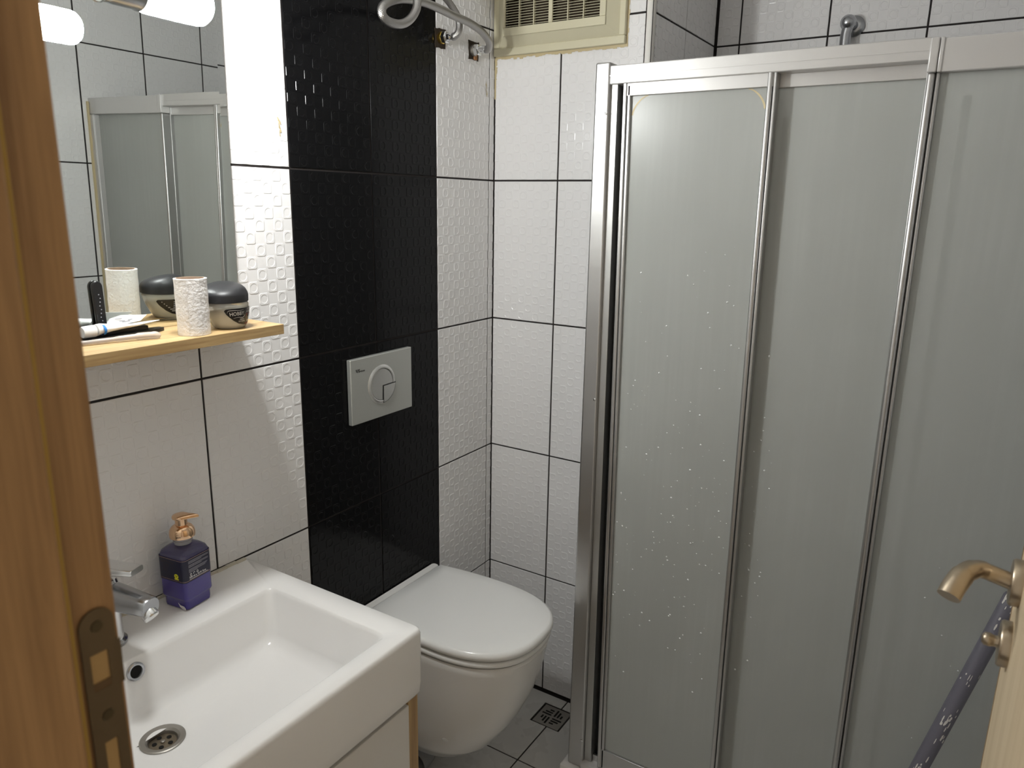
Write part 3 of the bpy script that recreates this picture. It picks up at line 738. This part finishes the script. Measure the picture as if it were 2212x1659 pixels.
# ------------------------------------------------------------------ things on the shelf
t = thing('toilet_roll', 'nearly used-up white toilet paper roll standing on the oak shelf', 'toilet paper', (.110, -1.0805, SHZ+.0004))
RR = .0262
pr = []
for k in range(13): pr.append((RR+.0004*math.sin(k*1.7)+random.uniform(-.0002,.0002), .0945*k/12))
b = MB().lathe(pr+[(RR-.0008,.0950),(RR-.0030,.0950)], n=48, cap0=True, cap1=False).build('tissue', PAPER, t, smooth=60, local=True)
b = MB().lathe([(RR-.0029,.001),(RR-.0029,.0947),(RR-.0022,.0949),(RR-.0022,.0952),(RR-.0040,.0952),(RR-.0040,.001)], n=40, cap0=False, cap1=False).build('cardboard_core', CARD, t, smooth=40, local=True)
a0 = math.radians(-48)
b = MB(); fl_ = [(RR+.0003)*1.0, (RR+.0009)]
for k in range(8):
    a = a0+k*.05
vs = []; n_ = 14
for k in range(n_):
    a = a0+.75*k/(n_-1); rr_ = RR+.0008+(.0006 if k in (0,1) else 0)
    vs += [(rr_*math.cos(a), rr_*math.sin(a), .0005), (rr_*math.cos(a), rr_*math.sin(a), .0945)]
b.add(vs, [(2*k,2*k+2,2*k+3,2*k+1) for k in range(n_-1)])
b.build('loose_sheet', PAPER, t, smooth=60, local=True)

JC = Vector((.098, -1.0085, SHZ+.0004))
t = thing('gel_jar', 'clear hair gel jar with a domed black lid beside the paper roll', 'jar', JC)
def jr(z):       # radius of body at height z, and sideways lean of the foot
    pr_ = [(0,.0255),(.004,.0290),(.012,.0325),(.024,.0365),(.036,.0395),(.044,.0405),(.0485,.0385)]
    for (z0,r0_),(z1,r1_) in zip(pr_, pr_[1:]):
        if z <= z1: return r0_+(r1_-r0_)*(z-z0)/(z1-z0)
    return pr_[-1][1]
def jlean(z): return .0085*(1-z/.05)
def jp(a, z, e=0):
    r_ = jr(z)+e; return Vector((r_*math.cos(a), r_*math.sin(a)+jlean(z), z))
zs = [0,.0015,.004,.008,.012,.018,.024,.030,.036,.040,.044,.047,.0485]
MB().loft([[jp(2*PI*k/48, z) for k in range(48)] for z in zs]).build('clear_body', mat('cloudy_jar_plastic', (.86,.85,.79), .08, trans=.6), t, smooth=60, local=True)
MB().loft([[jp(2*PI*k/40, z, -.0022) for k in range(40)] for z in (.0025,.008,.014,.020,.025,.030)]).build('gel', GEL, t, smooth=60, local=True)
lr = []
for (r_, z) in ((.0395,.0475),(.0412,.0485),(.0415,.0600),(.0405,.0645),(.0375,.0700),(.032,.0745),(.024,.0775),(.014,.0790),(.004,.0795)):
    ring = []
    for k in range(48):
        a = 2*PI*k/48; y = r_*math.sin(a); x = r_*math.cos(a)
        zz = z+(max(0,z-.058))*(.22*y/.04-.25*x/.04)
        ring.append(Vector((x, y, zz)))
    lr.append(ring)
MB().loft(lr).build('lid', mat('matte_black_lid', (.018,.018,.02), .42), t, smooth=50, local=True)
# front label: a leaning leaf shape with the maker's name
A0 = math.radians(5)
def lp(u, v, e): return jp(A0+u/.038, .024+v, e)      # u to the right along the surface, v up (metres)
def leaf(e, sc_=1):
    out = []
    for (u, v) in ((-.031,.0105),(-.028,.0135),(-.018,.0142),(0,.0142),(.018,.0142),(.030,.0142),(.030,.006),(.030,-.006),(.029,-.0165),(.018,-.0172),(.004,-.0168),(-.008,-.0140),(-.018,-.0080),(-.026,.0005),(-.030,.006)):
        out.append((u*sc_, v*sc_))
    return out
def patch(poly, e, nu=24, nv=8):
    us = [p_[0] for p_ in poly]; u0_, u1_ = min(us), max(us); b = MB()
    def span(u):
        ys = []
        for (a, c), (a2, c2) in zip(poly, poly[1:]+poly[:1]):
            if (a-u)*(a2-u) <= 0 and abs(a2-a) > 1e-9: ys.append(c+(c2-c)*(u-a)/(a2-a))
        return (min(ys), max(ys)) if ys else (0,0)
    vs = []
    for i in range(nu+1):
        u = u0_+(u1_-u0_)*min(max(i/nu,.002),.998); lo, hi = span(u)
        for j in range(nv+1): vs.append(lp(u, lo+(hi-lo)*j/nv, e))
    b.add(vs, [(i*(nv+1)+j,(i+1)*(nv+1)+j,(i+1)*(nv+1)+j+1,i*(nv+1)+j+1) for i in range(nu) for j in range(nv)]); return b
patch(leaf(0), .0005).build('front_label', LABELK, t, smooth=60, local=True)
b = MB(); text_on(b, 'HOBBY', .0092, lambda x, y: lp(-.0235+x*.92, .001+y*1.05+x*.03, .0009), bold=.00005)
def arc(b, pts, wd):
    P_ = smooth_path([(u,v,0) for u,v in pts], 6)
    vs = []
    for i, q in enumerate(P_):
        w_ = wd*(.25+.75*math.sin(PI*i/(len(P_)-1))); vs += [lp(q.x,q.y-w_/2,.0009), lp(q.x,q.y+w_/2,.0009)]
    b.add(vs, [(2*i,2*i+2,2*i+3,2*i+1) for i in range(len(P_)-1)])
arc(b, [(-.027,.006),(-.024,.0105),(-.014,.0112),(-.004,.0105),(.004,.0112)], .0009)
arc(b, [(-.018,-.0035),(-.008,-.0020),(.002,-.0030),(.007,.0025),(.006,.0075)], .0009)
text_on(b, 'FRESH', .0036, lambda x, y: lp(-.0050+x, -.0075+y, .0009)); text_on(b, 'EXTREME', .0036, lambda x, y: lp(-.0080+x, -.0110+y, .0009))
text_on(b, 'STYLE', .0050, lambda x, y: lp(.0125+x, .0095+y, .0009)); text_on(b, 'HAIR GEL', .0050, lambda x, y: lp(.0110+x, .0050+y, .0009))
text_on(b, 'HOLD', .0044, lambda x, y: lp(.0180+x, -.0060+y, .0009)); text_on(b, 'STRONG', .0050, lambda x, y: lp(.0140+x*.95, -.0120+y, .0009), bold=.0002)
b.build('label_lettering', INKW, t, smooth=0, local=True)
b = MB(); 
arc(b, [(.0125,-.004),(.0115,-.0005),(.0135,.003)], .0030); arc(b, [(.008,-.0155),(.018,-.0150),(.029,-.0125)], .0010)
b.add([lp(.013,.0015,.0009),lp(.027,.0015,.0009),lp(.027,.0032,.0009),lp(.013,.0032,.0009)], [(0,1,2,3)])
b.build('label_red_print', INKR, t, smooth=0, local=True)
A0 = math.radians(190)
patch([(-u, v) for u, v in leaf(0)], .0005).build('back_label', LABELK, t, smooth=60, local=True)
b = MB()
for k in range(6):
    v = .0085-.0036*k; b.add([lp(-.026,v,.0009),lp(-.012,v,.0009),lp(.0,v,.0009),lp(.022-.003*k,v,.0009),lp(.022-.003*k,v+.0018,.0009),lp(0,v+.0018,.0009),lp(-.012,v+.0018,.0009),lp(-.026,v+.0018,.0009)], [(0,1,6,7),(1,2,5,6),(2,3,4,5)])
b.build('back_small_print', INKG, t, smooth=0, local=True)

# black flat comb case, clear toothbrush, toothpaste tube, black comb standing at the mirror
def flat(poly, z0, z1, name, m, parent=None, bevel=.0006):
    b = MB(); b.prism([(x,y,0) for x,y in poly], (0,0,1), z0, z1); return b.build(name, m, parent, smooth=30, bevel=bevel)
def along(p0, p1, ws):
    p0, p1 = Vector((*p0,0)), Vector((*p1,0)); dd = (p1-p0); nn = Vector((-dd.y,dd.x,0)).normalized()
    L_ = [p0+dd*u+nn*w_ for u, w_ in ws]; R_ = [p0+dd*u-nn*w_ for u, w_ in reversed(ws)]
    return [(q.x,q.y) for q in L_+R_]
o = flat(along((.060,-1.300),(.034,-1.092),[(0,.011),(.02,.012),(.93,.012),(1,.006)]), SHZ+.0004, SHZ+.0060, 'comb_case', BLKP); tag(o, 'flat black comb case lying on the shelf beneath the toothpaste tube', 'case')
o = flat(along((.028,-1.300),(.026,-1.118),[(0,.010),(1,.011)]), SHZ+.0004, SHZ+.0125, 'razor_box', BLKP, bevel=.0015); tag(o, 'slim black box on the shelf behind the toothpaste tube', 'box')
t = thing('toothbrush', 'clear plastic toothbrush lying along the shelf front', 'toothbrush', (.08,-1.2,SHZ))
Pb = [(.062,-1.285,SHZ+.0045),(.072,-1.245,SHZ+.0045),(.083,-1.205,SHZ+.0055),(.091,-1.175,SHZ+.0065),(.098,-1.152,SHZ+.0062),(.1025,-1.138,SHZ+.0050)]
MB().tube(smooth_path(Pb,6), [.0032]*8+[.0036]*5+[.0044]*6+[.0058]*6+[.0064,.0064,.0060,.0052,.0040,.0018], 12).build('handle', mat('clear_pinkish_plastic', (.90,.84,.82), .06, trans=.6), t, smooth=60)
MB().box(.050,.060,-1.325,-1.287,SHZ+.0012,SHZ+.006).build('brush_head', mat('clear_pinkish_plastic', (.93,.88,.87), .05, trans=.9), t, bevel=.001)
MB().box(.051,.059,-1.323,-1.290,SHZ+.006,SHZ+.015).build('bristles', WHITEP, t, smooth=0)
t = thing('toothpaste_tube', 'squeezed white and blue toothpaste tube on the shelf', 'toothpaste', (.05,-1.19,SHZ+.012))
tp = [(-1.214,.0105,.0095),(-1.204,.0125,.0085),(-1.188,.0140,.0060),(-1.168,.0150,.0042),(-1.145,.0160,.0030),(-1.125,.0165,.0022),(-1.108,.0165,.0010)]
rings = []
for i, (y, wx, hz) in enumerate(tp):
    zc = SHZ+.0175+.0012*math.sin(i*1.3)-.0045*i/6*0; xc = .048-.002*i
    rings.append([Vector((xc+wx*math.cos(2*PI*k/24), y+.004*math.sin(4*PI*k/24)*(i/6), zc+hz*math.sin(2*PI*k/24)+(.0025*math.cos(2*PI*k/24) if i > 2 else 0))) for k in range(24)])
MB().loft(rings).build('tube_body', WHITEP, t, smooth=60)
MB().loft([[Vector((.048-.0004*j+(wx+.0004)*math.cos(2*PI*k/24), y, SHZ+.0175+(hz+.0004)*math.sin(2*PI*k/24))) for k in range(24)] for j,(y,wx,hz) in enumerate([(-1.2065,.0120,.0088),(-1.2025,.0127,.0083)])], False, False).build('blue_band', INKB, t, smooth=60)
MB().lathe([(.0085,0),(.0095,.002),(.0100,.018),(.0095,.020),(.0070,.021)], (.0485,-1.2365,SHZ+.0165), (0,1,.02), 24).build('cap', WHITEP, t, smooth=40)
MB().loft([[Vector((.030+.000*k,-1.190,SHZ+.016)),Vector((.030,-1.128,SHZ+.021)),Vector((.029,-1.115,SHZ+.030)),Vector((.0285,-1.160,SHZ+.034)),Vector((.029,-1.180,SHZ+.030))], [Vector((.0315,-1.190,SHZ+.016)),Vector((.0315,-1.128,SHZ+.021)),Vector((.0305,-1.115,SHZ+.030)),Vector((.030,-1.160,SHZ+.034)),Vector((.0305,-1.180,SHZ+.030))]]).build('flattened_end', WHITEP, t, smooth=0)
b = MB()
for k,(y,z,l_) in enumerate(((-1.172,.0282,.012),(-1.165,.0240,.010),(-1.160,.0225,.014),(-1.150,.0250,.008))):
    b.box(.0314,.0317,y,y+l_,SHZ+z,SHZ+z+.0009)
b.build('small_print', INKG, t, smooth=0)
t = thing('plastic_handle', 'slim black plastic handle with a rounded top standing against the mirror', 'handle', (.0140,-1.183,SHZ))
b = MB(); n_ = 12
b.prism([(0,-1.1925,SHZ+.0008),(0,-1.1765,SHZ+.0008)]+[(0,-1.1865+.0090*math.cos(PI*k/n_),SHZ+.0815+.0105*math.sin(PI*k/n_)) for k in range(n_+1)], (1,0,0), .0100, .0165)
b.build('grip', BLKP, t, bevel=.002, seg=3)
for k in range(9):
    z = SHZ+.020+k*.0062; MB().lathe([(.0010,0),(.0008,.0006)], (.0165,-1.1850+.0035*math.sin(k*2.1)*.3,z), (1,0,0), 8).build('grip_dot', INKG, t)

# ------------------------------------------------------------------ shower tray and enclosure
EY = -.32
t = thing('shower_tray', 'white shower tray under the sliding enclosure', 'shower tray', (1.0, .08, 0))
b = MB(); x0, x1, y0, y1 = .458, XR-.0005, EY-.018, YS-.0005
y1s = YS-.0005
b.box(x0,x1,y0,y0+.085,0.0005,.0785); b.box(x0,x0+.055,y0+.085,-.0008,.0005,.0785); b.box(XR-.045,x1,y0+.085,y1s,.0005,.0785); b.box(XN+.0015,XR-.045,y1s-.03,y1s,.0005,.0785); b.box(x0+.055,XR-.045,y0+.085,y1s-.03,.0005,.03)
b.build('tray_body', CERAM, t, smooth=0, bevel=.004)
MB().lathe([(.045,0),(.045,.003),(.02,.005),(.002,.005)], (.95,.1,.0305), (0,0,1), 28).build('tray_waste', CHROME, t)
t = thing('shower_enclosure', 'aluminium shower enclosure with frosted sliding glass doors', 'shower enclosure', (1.0, EY, .079))
ZB = .079
# corner post by the ventilator wall and the return panel behind it
po = MB().skew(.4735,.5075,.4735,.5175,EY,EY+.052,ZB,1.838).build('corner_post', ALU, t, bevel=.004, seg=3)
MB().skew(.5070,.5235,.5180,.5370,EY+.010,EY+.05,ZB+.02,1.795).build('post_channel', ALU_D, t, bevel=.001)
for z in (1.735, 1.098, .165):
    MB().lathe([(.0035,0),(.0035,.0008),(.002,.0016)], (.5035 if z>1.5 else (.5065 if z > .5 else .5125),EY-.0003,z), (0,-1,0), 14).build('screw', CHROME, po)
MB().box(.4755,.5055,EY+.05,-.001,1.795,1.831).build('side_header', ALU, t, bevel=.002)
MB().box(.4755,.5055,EY+.05,-.001,ZB,ZB+.03).build('side_sill', ALU, t, bevel=.002)
MB().box(.4860,.4920,EY+.05,-.026,ZB+.03,1.795).build('side_glass', FROST, t, smooth=0)
MB().box(.4760,.5050,-.026,-.001,ZB+.03,1.795).build('side_wall_profile', ALU, t, bevel=.002)
# header, sill
hd_ = MB().box(.5080,1.1085,EY,EY+.050,1.7925,1.8300).build('header_rail', ALUP, t, bevel=.002)
MB().box(.5080,1.1075,EY-.0008,EY+.002,1.8085,1.8105).build('header_groove', ALUP, hd_, smooth=0)
MB().box(1.1265,XR-.001,EY-.003,EY+.050,1.7725,1.8265).build('fixed_header', ALUP, t, bevel=.002)
MB().box(.5130,XR-.001,EY-.006,EY+.056,ZB,ZB+.022).build('sill_track', ALUP, t, bevel=.003)
MB().box(.5380,1.115,EY+.020,EY+.026,ZB+.022,ZB+.040).build('track_lip', ALU, t, smooth=0)
# middle post and its cap
mp_ = MB().skew(1.1075,1.1190,1.1110,1.1225,EY-.004,EY+.04,ZB+.02,1.7735).build('fixed_post', ALU, t, bevel=.005, seg=3)
MB().skew(1.1200,1.1270,1.1235,1.1305,EY+.002,EY+.04,ZB+.02,1.7735).build('post_bead', ALU, mp_, bevel=.003, seg=3)
MB().skew(1.1190,1.1202,1.1225,1.1237,EY+.008,EY+.03,ZB+.02,1.773).build('post_groove', BLACKGAP, mp_, smooth=0)
cp = MB().box(1.1062,1.1200,EY-.007,EY+.03,1.7725,1.8282).build('post_cap', ALUP, t, bevel=.002)
MB().box(1.1205,1.1280,EY-.005,EY+.03,1.7725,1.8282).build('cap_bead', ALUP, cp, bevel=.002)
# sliding doors: thing > door (frame) > glass, stiles
def door(xt0, xt1, xb0, xb1, y, label, left_w, right_w, seal=None):
    fr_ = MB().box(xt0,xt1,y-.010,y+.010,1.768,1.800).build('sliding_door_top_rail', ALUP, t, bevel=.001)
    fr_['label'] = label
    MB().box(xb0,xb1,y-.010,y+.010,.103,.158).build('bottom_rail', ALU, fr_, bevel=.001)
    MB().skew(xt0,xt0+left_w*.52,xb0,xb0+left_w*.52,y-.0125,y+.010,.103,1.800).build('stile', ALU, fr_, bevel=.002)
    MB().skew(xt0+left_w*.56,xt0+left_w,xb0+left_w*.56,xb0+left_w,y-.010,y+.010,.103,1.790).build('stile_bead', ALU, fr_, bevel=.002)
    MB().skew(xt1-right_w,xt1-right_w*.42,xb1-right_w,xb1-right_w*.42,y-.0145,y+.010,.103,1.800).build('stile', ALU, fr_, bevel=.004, seg=3)
    MB().skew(xt1-right_w*.36,xt1,xb1-right_w*.36,xb1,y-.012,y+.010,.103,1.800).build('stile_bead', ALU, fr_, bevel=.002)
    gl = MB().skew(xt0+left_w*.9,xt1-right_w*.9,xb0+left_w*.9,xb1-right_w*.9,y-.0025,y+.0025,.150,1.772).build('glass_pane', FROST, fr_, smooth=0)
    return fr_
d1 = door(.538,.8545,.5585,.8700,EY+.0155,'left sliding door with water droplets on its glass',.017,.0175)
d2 = door(.8375,1.1100,.8535,1.1140,EY+.0385,'sliding door between the middle stile and the fixed post',.014,.006)
MB().skew(.5245,.5375,.5375,.5580,EY+.036,EY+.044,ZB+.02,1.793).build('shaded_gap', BLACKGAP, t, smooth=0)  # black sheet painted for the shaded gap beside the first door
# yellowed seal strips behind the panes
OLIVE = mat('olive_aged_seal', (.09, .085, .03), .6)
MB().skew(.8640,.8745,.8800,.8905,EY+.0412,EY+.0465,.15,1.715).build('seal_strip', OLIVE, t, smooth=0)
MB().skew(1.1645,1.1785,1.1800,1.1950,EY+.0203,EY+.026,.10,1.735).build('seal_strip', OLIVE, t, smooth=0)
fp = MB().box(1.1275,1.5080,EY+.014,EY+.020,ZB+.020,1.775).build('fixed_glass_pane', FROST, t, smooth=0)
wp = MB().box(1.503,XR-.001,EY-.004,EY+.045,ZB+.02,1.7725).build('wall_profile', ALUP, t, bevel=.002)
MB().box(1.509,1.512,EY-.0055,EY+.0,ZB+.02,1.7725).build('profile_bead', ALU, wp, smooth=0)
b = MB()
for i in range(44):
    z = ZB+.02+i*.0390; b.box(XR-.006-.003*random.random(),XR-.0006,EY-.010,EY-.004,z,z+.0391)
b.build('yellowed_silicone', SILIC, wp)
b = MB()       # corner silicone curves at the top of the first pane
for sx, cx in ((-1,.5565),(1,.8365)):
    P_ = [(cx+(.030 if sx<0 else -.030)*0, 0, 0)]
    for k in range(10):
        a0_ = PI/2*k/10; a1_ = PI/2*(k+1)/10
        def cc(a, r_): return (cx-sx*r_*math.cos(a)*1.0+sx*.0, EY+.0190, 1.768-.0+ -r_*(1-math.sin(a))*1.4*0 - (.034-r_*math.sin(a)*1.0)*0)
    for k in range(8):
        u0_, u1_ = k/8, (k+1)/8
        def q_(u, o_): return (cx-sx*(.034*(1-u)**1.5)-sx*o_, EY+.0127, 1.768-.038*u**1.5-o_*.3)
        b.add([q_(u0_,0),q_(u1_,0),q_(u1_,.0035),q_(u0_,.0035)], [(0,1,2,3)])
b.build('silicone_corner', SILIC, d1, smooth=0)
# droplets on the first two panes
def drops(n, xa, xb, za, zb, y, parent, seed):
    random.seed(seed); b = MB()
    for _ in range(n):
        x, z = random.uniform(xa,xb), random.triangular(za,zb,za+(zb-za)*.42); r_ = random.choice((.0008,.0011,.0014,.0017,.0022))
        b.lathe([(r_,0),(r_*.86,r_*.45),(r_*.45,r_*.78),(r_*.05,r_*.88)], (x,y,z), (0,-1,0), 8, True, True)
    o = b.build('water_droplets', mat('water_droplet', (.93,.95,.95), .06, trans=.15, spec=1.0), parent, smooth=70); o['kind'] = 'stuff'  # near-white body paints the lamp's glint into the drops
drops(190, .572, .838, .35, 1.55, EY+.0128, d1, 3)
drops(36, .872, .915, .35, 1.40, EY+.0358, d2, 5)
drops(16, 1.20, 1.40, .45, .95, EY+.0138, fp, 8)

# ------------------------------------------------------------------ shower riser
t = thing('shower_riser', 'chrome shower riser pipe with ball joint on the shower wall', 'shower pipe', (.838, YS, 2.03))
RX, RZ = .836, 2.028
MB().lathe([(.0270,0),(.0270,.004),(.0220,.009),(.0140,.011)], (RX+.010,YS-.0012,RZ-.004), (0,-1,0), 32).build('wall_flange', CHROME_D, t, smooth=40)
MB().tube([(RX+.010,YS-.006,RZ-.004),(RX+.004,YS-.022,RZ),(RX,YS-.036,RZ)], .0125, 16).build('neck', CHROME_D, t, smooth=60)
MB().lathe([(.002,-.0205),(.0125,-.0168),(.0187,-.0093),(.0208,0),(.0187,.0093),(.0140,.0155),(.0125,.0175),(.0080,.0205),(.002,.0215)], (RX,YS-.036,RZ), (0,-1,0), 28).build('ball_joint', CHROME_D, t, smooth=50)
MB().tube([(RX,YS-.036,RZ-.010),(RX-.003,YS-.036,RZ-.03),(RX-.004,YS-.036,1.1)], .0140, 18).build('pipe', CHROME_D, t, smooth=60)
MB().cyl((RX-.004,YS-.001,1.12),(RX-.004,YS-.036,1.12),.009).build('lower_bracket', CHROME_D, t)

# ------------------------------------------------------------------ floor drain
t = thing('floor_drain', 'square metal floor drain grate by the shower post', 'drain', ((DR[0]+DR[1])/2,(DR[2]+DR[3])/2,0))
a0, a1, b0, b1 = DR; e = .003
MB().box(a0+.0003,a1-.0003,b0+.0003,b1-.0003,-.008,-.0045).build('drain_pan', DARKHOLE, t, smooth=0)
cx, cy = (a0+a1)/2, (b0+b1)/2; hh = .0445
slots = []
for q in range(4):
    for k in range(3):
        L_ = (.030,.024,.013)[k]; slots.append((q, .006+.0105*k, L_))
b = MB(); b.box(cx-hh,cx+hh,cy-hh,cy+hh,-.0045,-.0008)
b.build('grate', STEEL, t, bevel=.0012)
for (q, off, L_) in slots:      # chevron slots: dark plates painted for the shade of recesses
    a = PI/4*0+q*PI/2
    base = [(off-.0030,.005),(off+.0030,.005),(off+.0030,.006+L_),(off-.0030,.006+L_)]
    base = [(x-.001*0,y) for x,y in base]
    pts = [(cx+x*math.cos(a)-y*math.sin(a), cy+x*math.sin(a)+y*math.cos(a), 0) for x,y in base]
    b = MB(); b.prism(pts, (0,0,1), -.0012, -.0006); b.build('slot', DARKHOLE, t, smooth=0)
ringb = MB()
for (x0,x1,y0,y1) in ((a0,a1,b0,b0+.0035),(a0,a1,b1-.0035,b1),(a0,a0+.0035,b0,b1),(a1-.0035,a1,b0,b1)): ringb.box(x0+.0003,x1-.0003,y0+.0003,y1-.0003,-.006,-.0012)
ringb.build('drain_frame', mat('black_border_steel', (.03,.025,.02), .6, .3), t, smooth=0)  # black border between the grate and the floor tiles

# ------------------------------------------------------------------ slipper behind the cabinet
t = thing('slipper', 'grey slipper toe with dark stripes on the floor by the cabinet', 'slipper', (.085,-.50,0))
def foot(s_, z, lift=0):
    out = []
    for k in range(28):
        a = 2*PI*k/28; y = .12*math.cos(a); x = .040*math.sin(a)*(1-.18*math.cos(a))
        out.append(Vector((.088+x*s_-.004*math.cos(a), -.525+y*s_, z+lift*max(0,math.cos(a))**2)))
    return out
MB().loft([foot(.94,.0006,.004), foot(1,.006,.004), foot(1,.016,.004), foot(.95,.020,.004)]).build('sole', RUBBERG, t, smooth=50)
b = MB(); rows = []
for i in range(9):
    u = i/8; y = -.50+.085*u; row = []
    for k in range(13):
        a = PI*k/12; wd = .041*(1-.65*u**3); row.append(Vector((.086-wd*math.cos(a), y, .020+(.040-.022*u)*math.sin(a))))
    rows.append(row)
vs = [q for r_ in rows for q in r_]; b.add(vs, [(i*13+k,i*13+k+1,(i+1)*13+k+1,(i+1)*13+k) for i in range(8) for k in range(12)])
o = b.build('upper', RUBBERG, t, smooth=60); md = o.modifiers.new('thick', 'SOLIDIFY'); md.thickness = .003
for j in (3, 4):
    b = MB(); vs = []
    for k in range(13):
        for dy in (0, .0035):
            u = j/8+.25+dy/.085; a = PI*k/12; wd = .0415*(1-.65*u**3)+.0006
            vs.append(Vector((.086-wd*math.cos(a), -.50+.085*u, .0208+(.040-.022*u)*math.sin(a))))
    b.add(vs, [(2*k,2*k+1,2*k+3,2*k+2) for k in range(12)]); b.build('stripe', BLKP, t, smooth=60)

# ------------------------------------------------------------------ leaning pole
pt, pb = Vector((1.3640,-.350,.876)), Vector((1.2662,-.400,.5013))
dn = (pb-pt).normalized(); bot = pb+dn*((pb.z-.013)/-dn.z)
t = thing('leaning_pole', 'dark grey pole with white flecks leaning against the fixed shower pane', 'pole', bot)
MB().tube([bot, bot+(pt-bot)*.3, pt-(pt-bot).normalized()*.004, pt], [.0148,.0148,.0148,.0135], 20).build('shaft', POLE, t, smooth=50)
random.seed(12); b = MB(); a_, b_, c_ = MB().frame_of(pt-bot)
L_ = (pt-bot).length; vc = CAM-pt; thc = math.atan2(vc.dot(b_), vc.dot(a_))
for i in range(46):
    u = random.choice((.985,.97,.95,.93,.82,.80,.72,.70,.69,.66,.60,.58,.56))+random.uniform(-.012,.012); th_ = thc+random.gauss(.25,.55)
    c = bot+(pt-bot)*u
    for j in range(1):
        dth, du = random.uniform(.04,.15), random.uniform(.002,.008)
        q = [(th_-dth,u-du),(th_,u-du*1.3),(th_+dth*.7,u-du*.2),(th_+dth*.2,u+du),(th_-dth*.8,u+du*.6)]
        b.add([bot+(pt-bot)*uu+(a_*math.cos(tt)+b_*math.sin(tt))*(.0152) for tt, uu in q], [(0,1,2,3,4)])
b.build('paint_flecks', FLECK, t, smooth=0)['kind'] = 'stuff'

# ------------------------------------------------------------------ door frame with strike plate
JX, JY = .757, -1.600
fr = MB(); fr.box(OX0-.002, JX, YD-.108, JY, 0, OZ-.02); fr.box(OX1-.02, OX1+.0, YD-.108, JY, 0, OZ-.02); fr.box(OX0-.002, OX1, YD-.108, JY, OZ-.02, OZ)
fro = struct(fr.build('trim_2', JAMB, bevel=.002), 'brown wooden door frame at the left edge with a strike plate', 'door frame')
st = MB(); st.box(JX-.001, JX+.011, YD-.108, -1.636, 0, OZ-.02); st.build('door_stop', JAMB, fro, bevel=.0025)
MB().box(JX-.0005, JX+.004, -1.636, -1.631, 0, OZ-.02).build('gasket', SEALY, fro, bevel=.001)
for (x0, x1) in ((OX0-.07, OX0+.01),):
    MB().box(x0,x1,YD+.0002,JY-.001,0,OZ+.05).build('architrave', JAMB, fro, bevel=.003)
# strike plate: rounded top plate with latch and bolt openings
PY0, PY1, PZ0, PZ1 = -1.6275, -1.6035, 1.04, 1.2705
xs = JX+.0005
b = MB()
lh = (-1.6225,-1.6100,1.209,1.2375); bh = (-1.6200,-1.6110,1.107,1.167)
def prow(y0,y1,z0,z1): b.box(xs,xs+.0015,y0,y1,z0,z1)
prow(PY0,PY1,PZ0,bh[2]); prow(PY0,bh[0],bh[2],bh[3]); prow(bh[1],PY1,bh[2],bh[3]); prow(PY0,PY1,bh[3],lh[2]); prow(PY0,lh[0],lh[2],lh[3]); prow(lh[1],PY1,lh[2],lh[3])
cyp, rp = (PY0+PY1)/2, (PY1-PY0)/2
b.prism([(0,PY0,lh[3]),(0,PY1,lh[3]),(0,PY1,PZ1-rp)]+[(0,cyp+rp*math.cos(PI*k/14),PZ1-rp+rp*math.sin(PI*k/14)) for k in range(1,14)]+[(0,PY0,PZ1-rp)], (1,0,0), xs, xs+.0015)
b.box(xs,xs+.0015,PY1-.0002,JY-.0008,lh[2]-.002,lh[3]+.004)
sp_ = b.build('strike_plate', BRASS, fro, smooth=0)
INW = mat('raw_wood_pocket', (.42,.27,.11), .7)
for hq in (lh, bh): MB().box(xs-.0002,xs+.0004,hq[0],hq[1],hq[2],hq[3]).build('latch_pocket', INW, sp_, smooth=0)
MB().box(xs,xs+.0012,lh[0],lh[1],lh[2]-.0005,lh[2]+.006).build('pocket_shadow_edge', POCKETSHADE, sp_, smooth=0)  # dark brown strip painted in for the shadow inside the pocket
for z in (1.2575, 1.188):
    MB().lathe([(.0042,0),(.0040,.0007),(.0015,.0005)], (xs+.0014,cyp,z), (1,0,0), 16).build('screw', mat('dark_screw', (.10,.08,.05), .4, .8), sp_)

# ------------------------------------------------------------------ door leaf with lever and lock
DXF = 1.322
leaf_o = MB().box(DXF, DXF+.040, -1.585, -.852, .012, OZ-.03)
lo = struct(leaf_o.build('door_1', LEAFM, bevel=.003), 'beige wooden door standing open at the right edge', 'door')
MB().box(DXF-.0006,DXF+.001,-.8620,-.8590,.012,OZ-.03).build('edge_band', mat('door_edge_line', (.30,.20,.10), .5), lo, smooth=0)
HY, HZ = -.908, 1.141
ro = MB().lathe([(.0265,0),(.0265,.0085),(.0250,.0105),(.012,.0112)], (DXF,HY,HZ), (-1,0,0), 40).build('handle_rose', NICKEL, lo, smooth=40)
hp = smooth_path([(DXF-.010,HY,HZ),(DXF-.028,HY,HZ+.004),(DXF-.042,HY-.006,HZ+.0085),(DXF-.054,HY-.022,HZ+.0075),(DXF-.062,HY-.040,HZ-.0005),(DXF-.067,HY-.052,HZ-.0120)], 6)
rs = [.0095]*10+[.0102]*5+[.0112]*5+[.0122]*9
MB().tube(hp, (rs+[.0122]*40)[:len(hp)], 20).build('lever', NICKEL, ro, smooth=50)
ro2 = MB().lathe([(.0265,0),(.0265,.0085),(.0250,.0105),(.010,.0112)], (DXF,HY,HZ-.0765), (-1,0,0), 40).build('lock_rose', NICKEL, lo, smooth=40)
MB().lathe([(.0075,0),(.0065,.003),(.0068,.006),(.0080,.009),(.0075,.014),(.0045,.0165),(.001,.017)], (DXF-.0105,HY,HZ-.0765), (-1,0,0), 24).build('turn_knob', NICKEL, ro2, smooth=50)
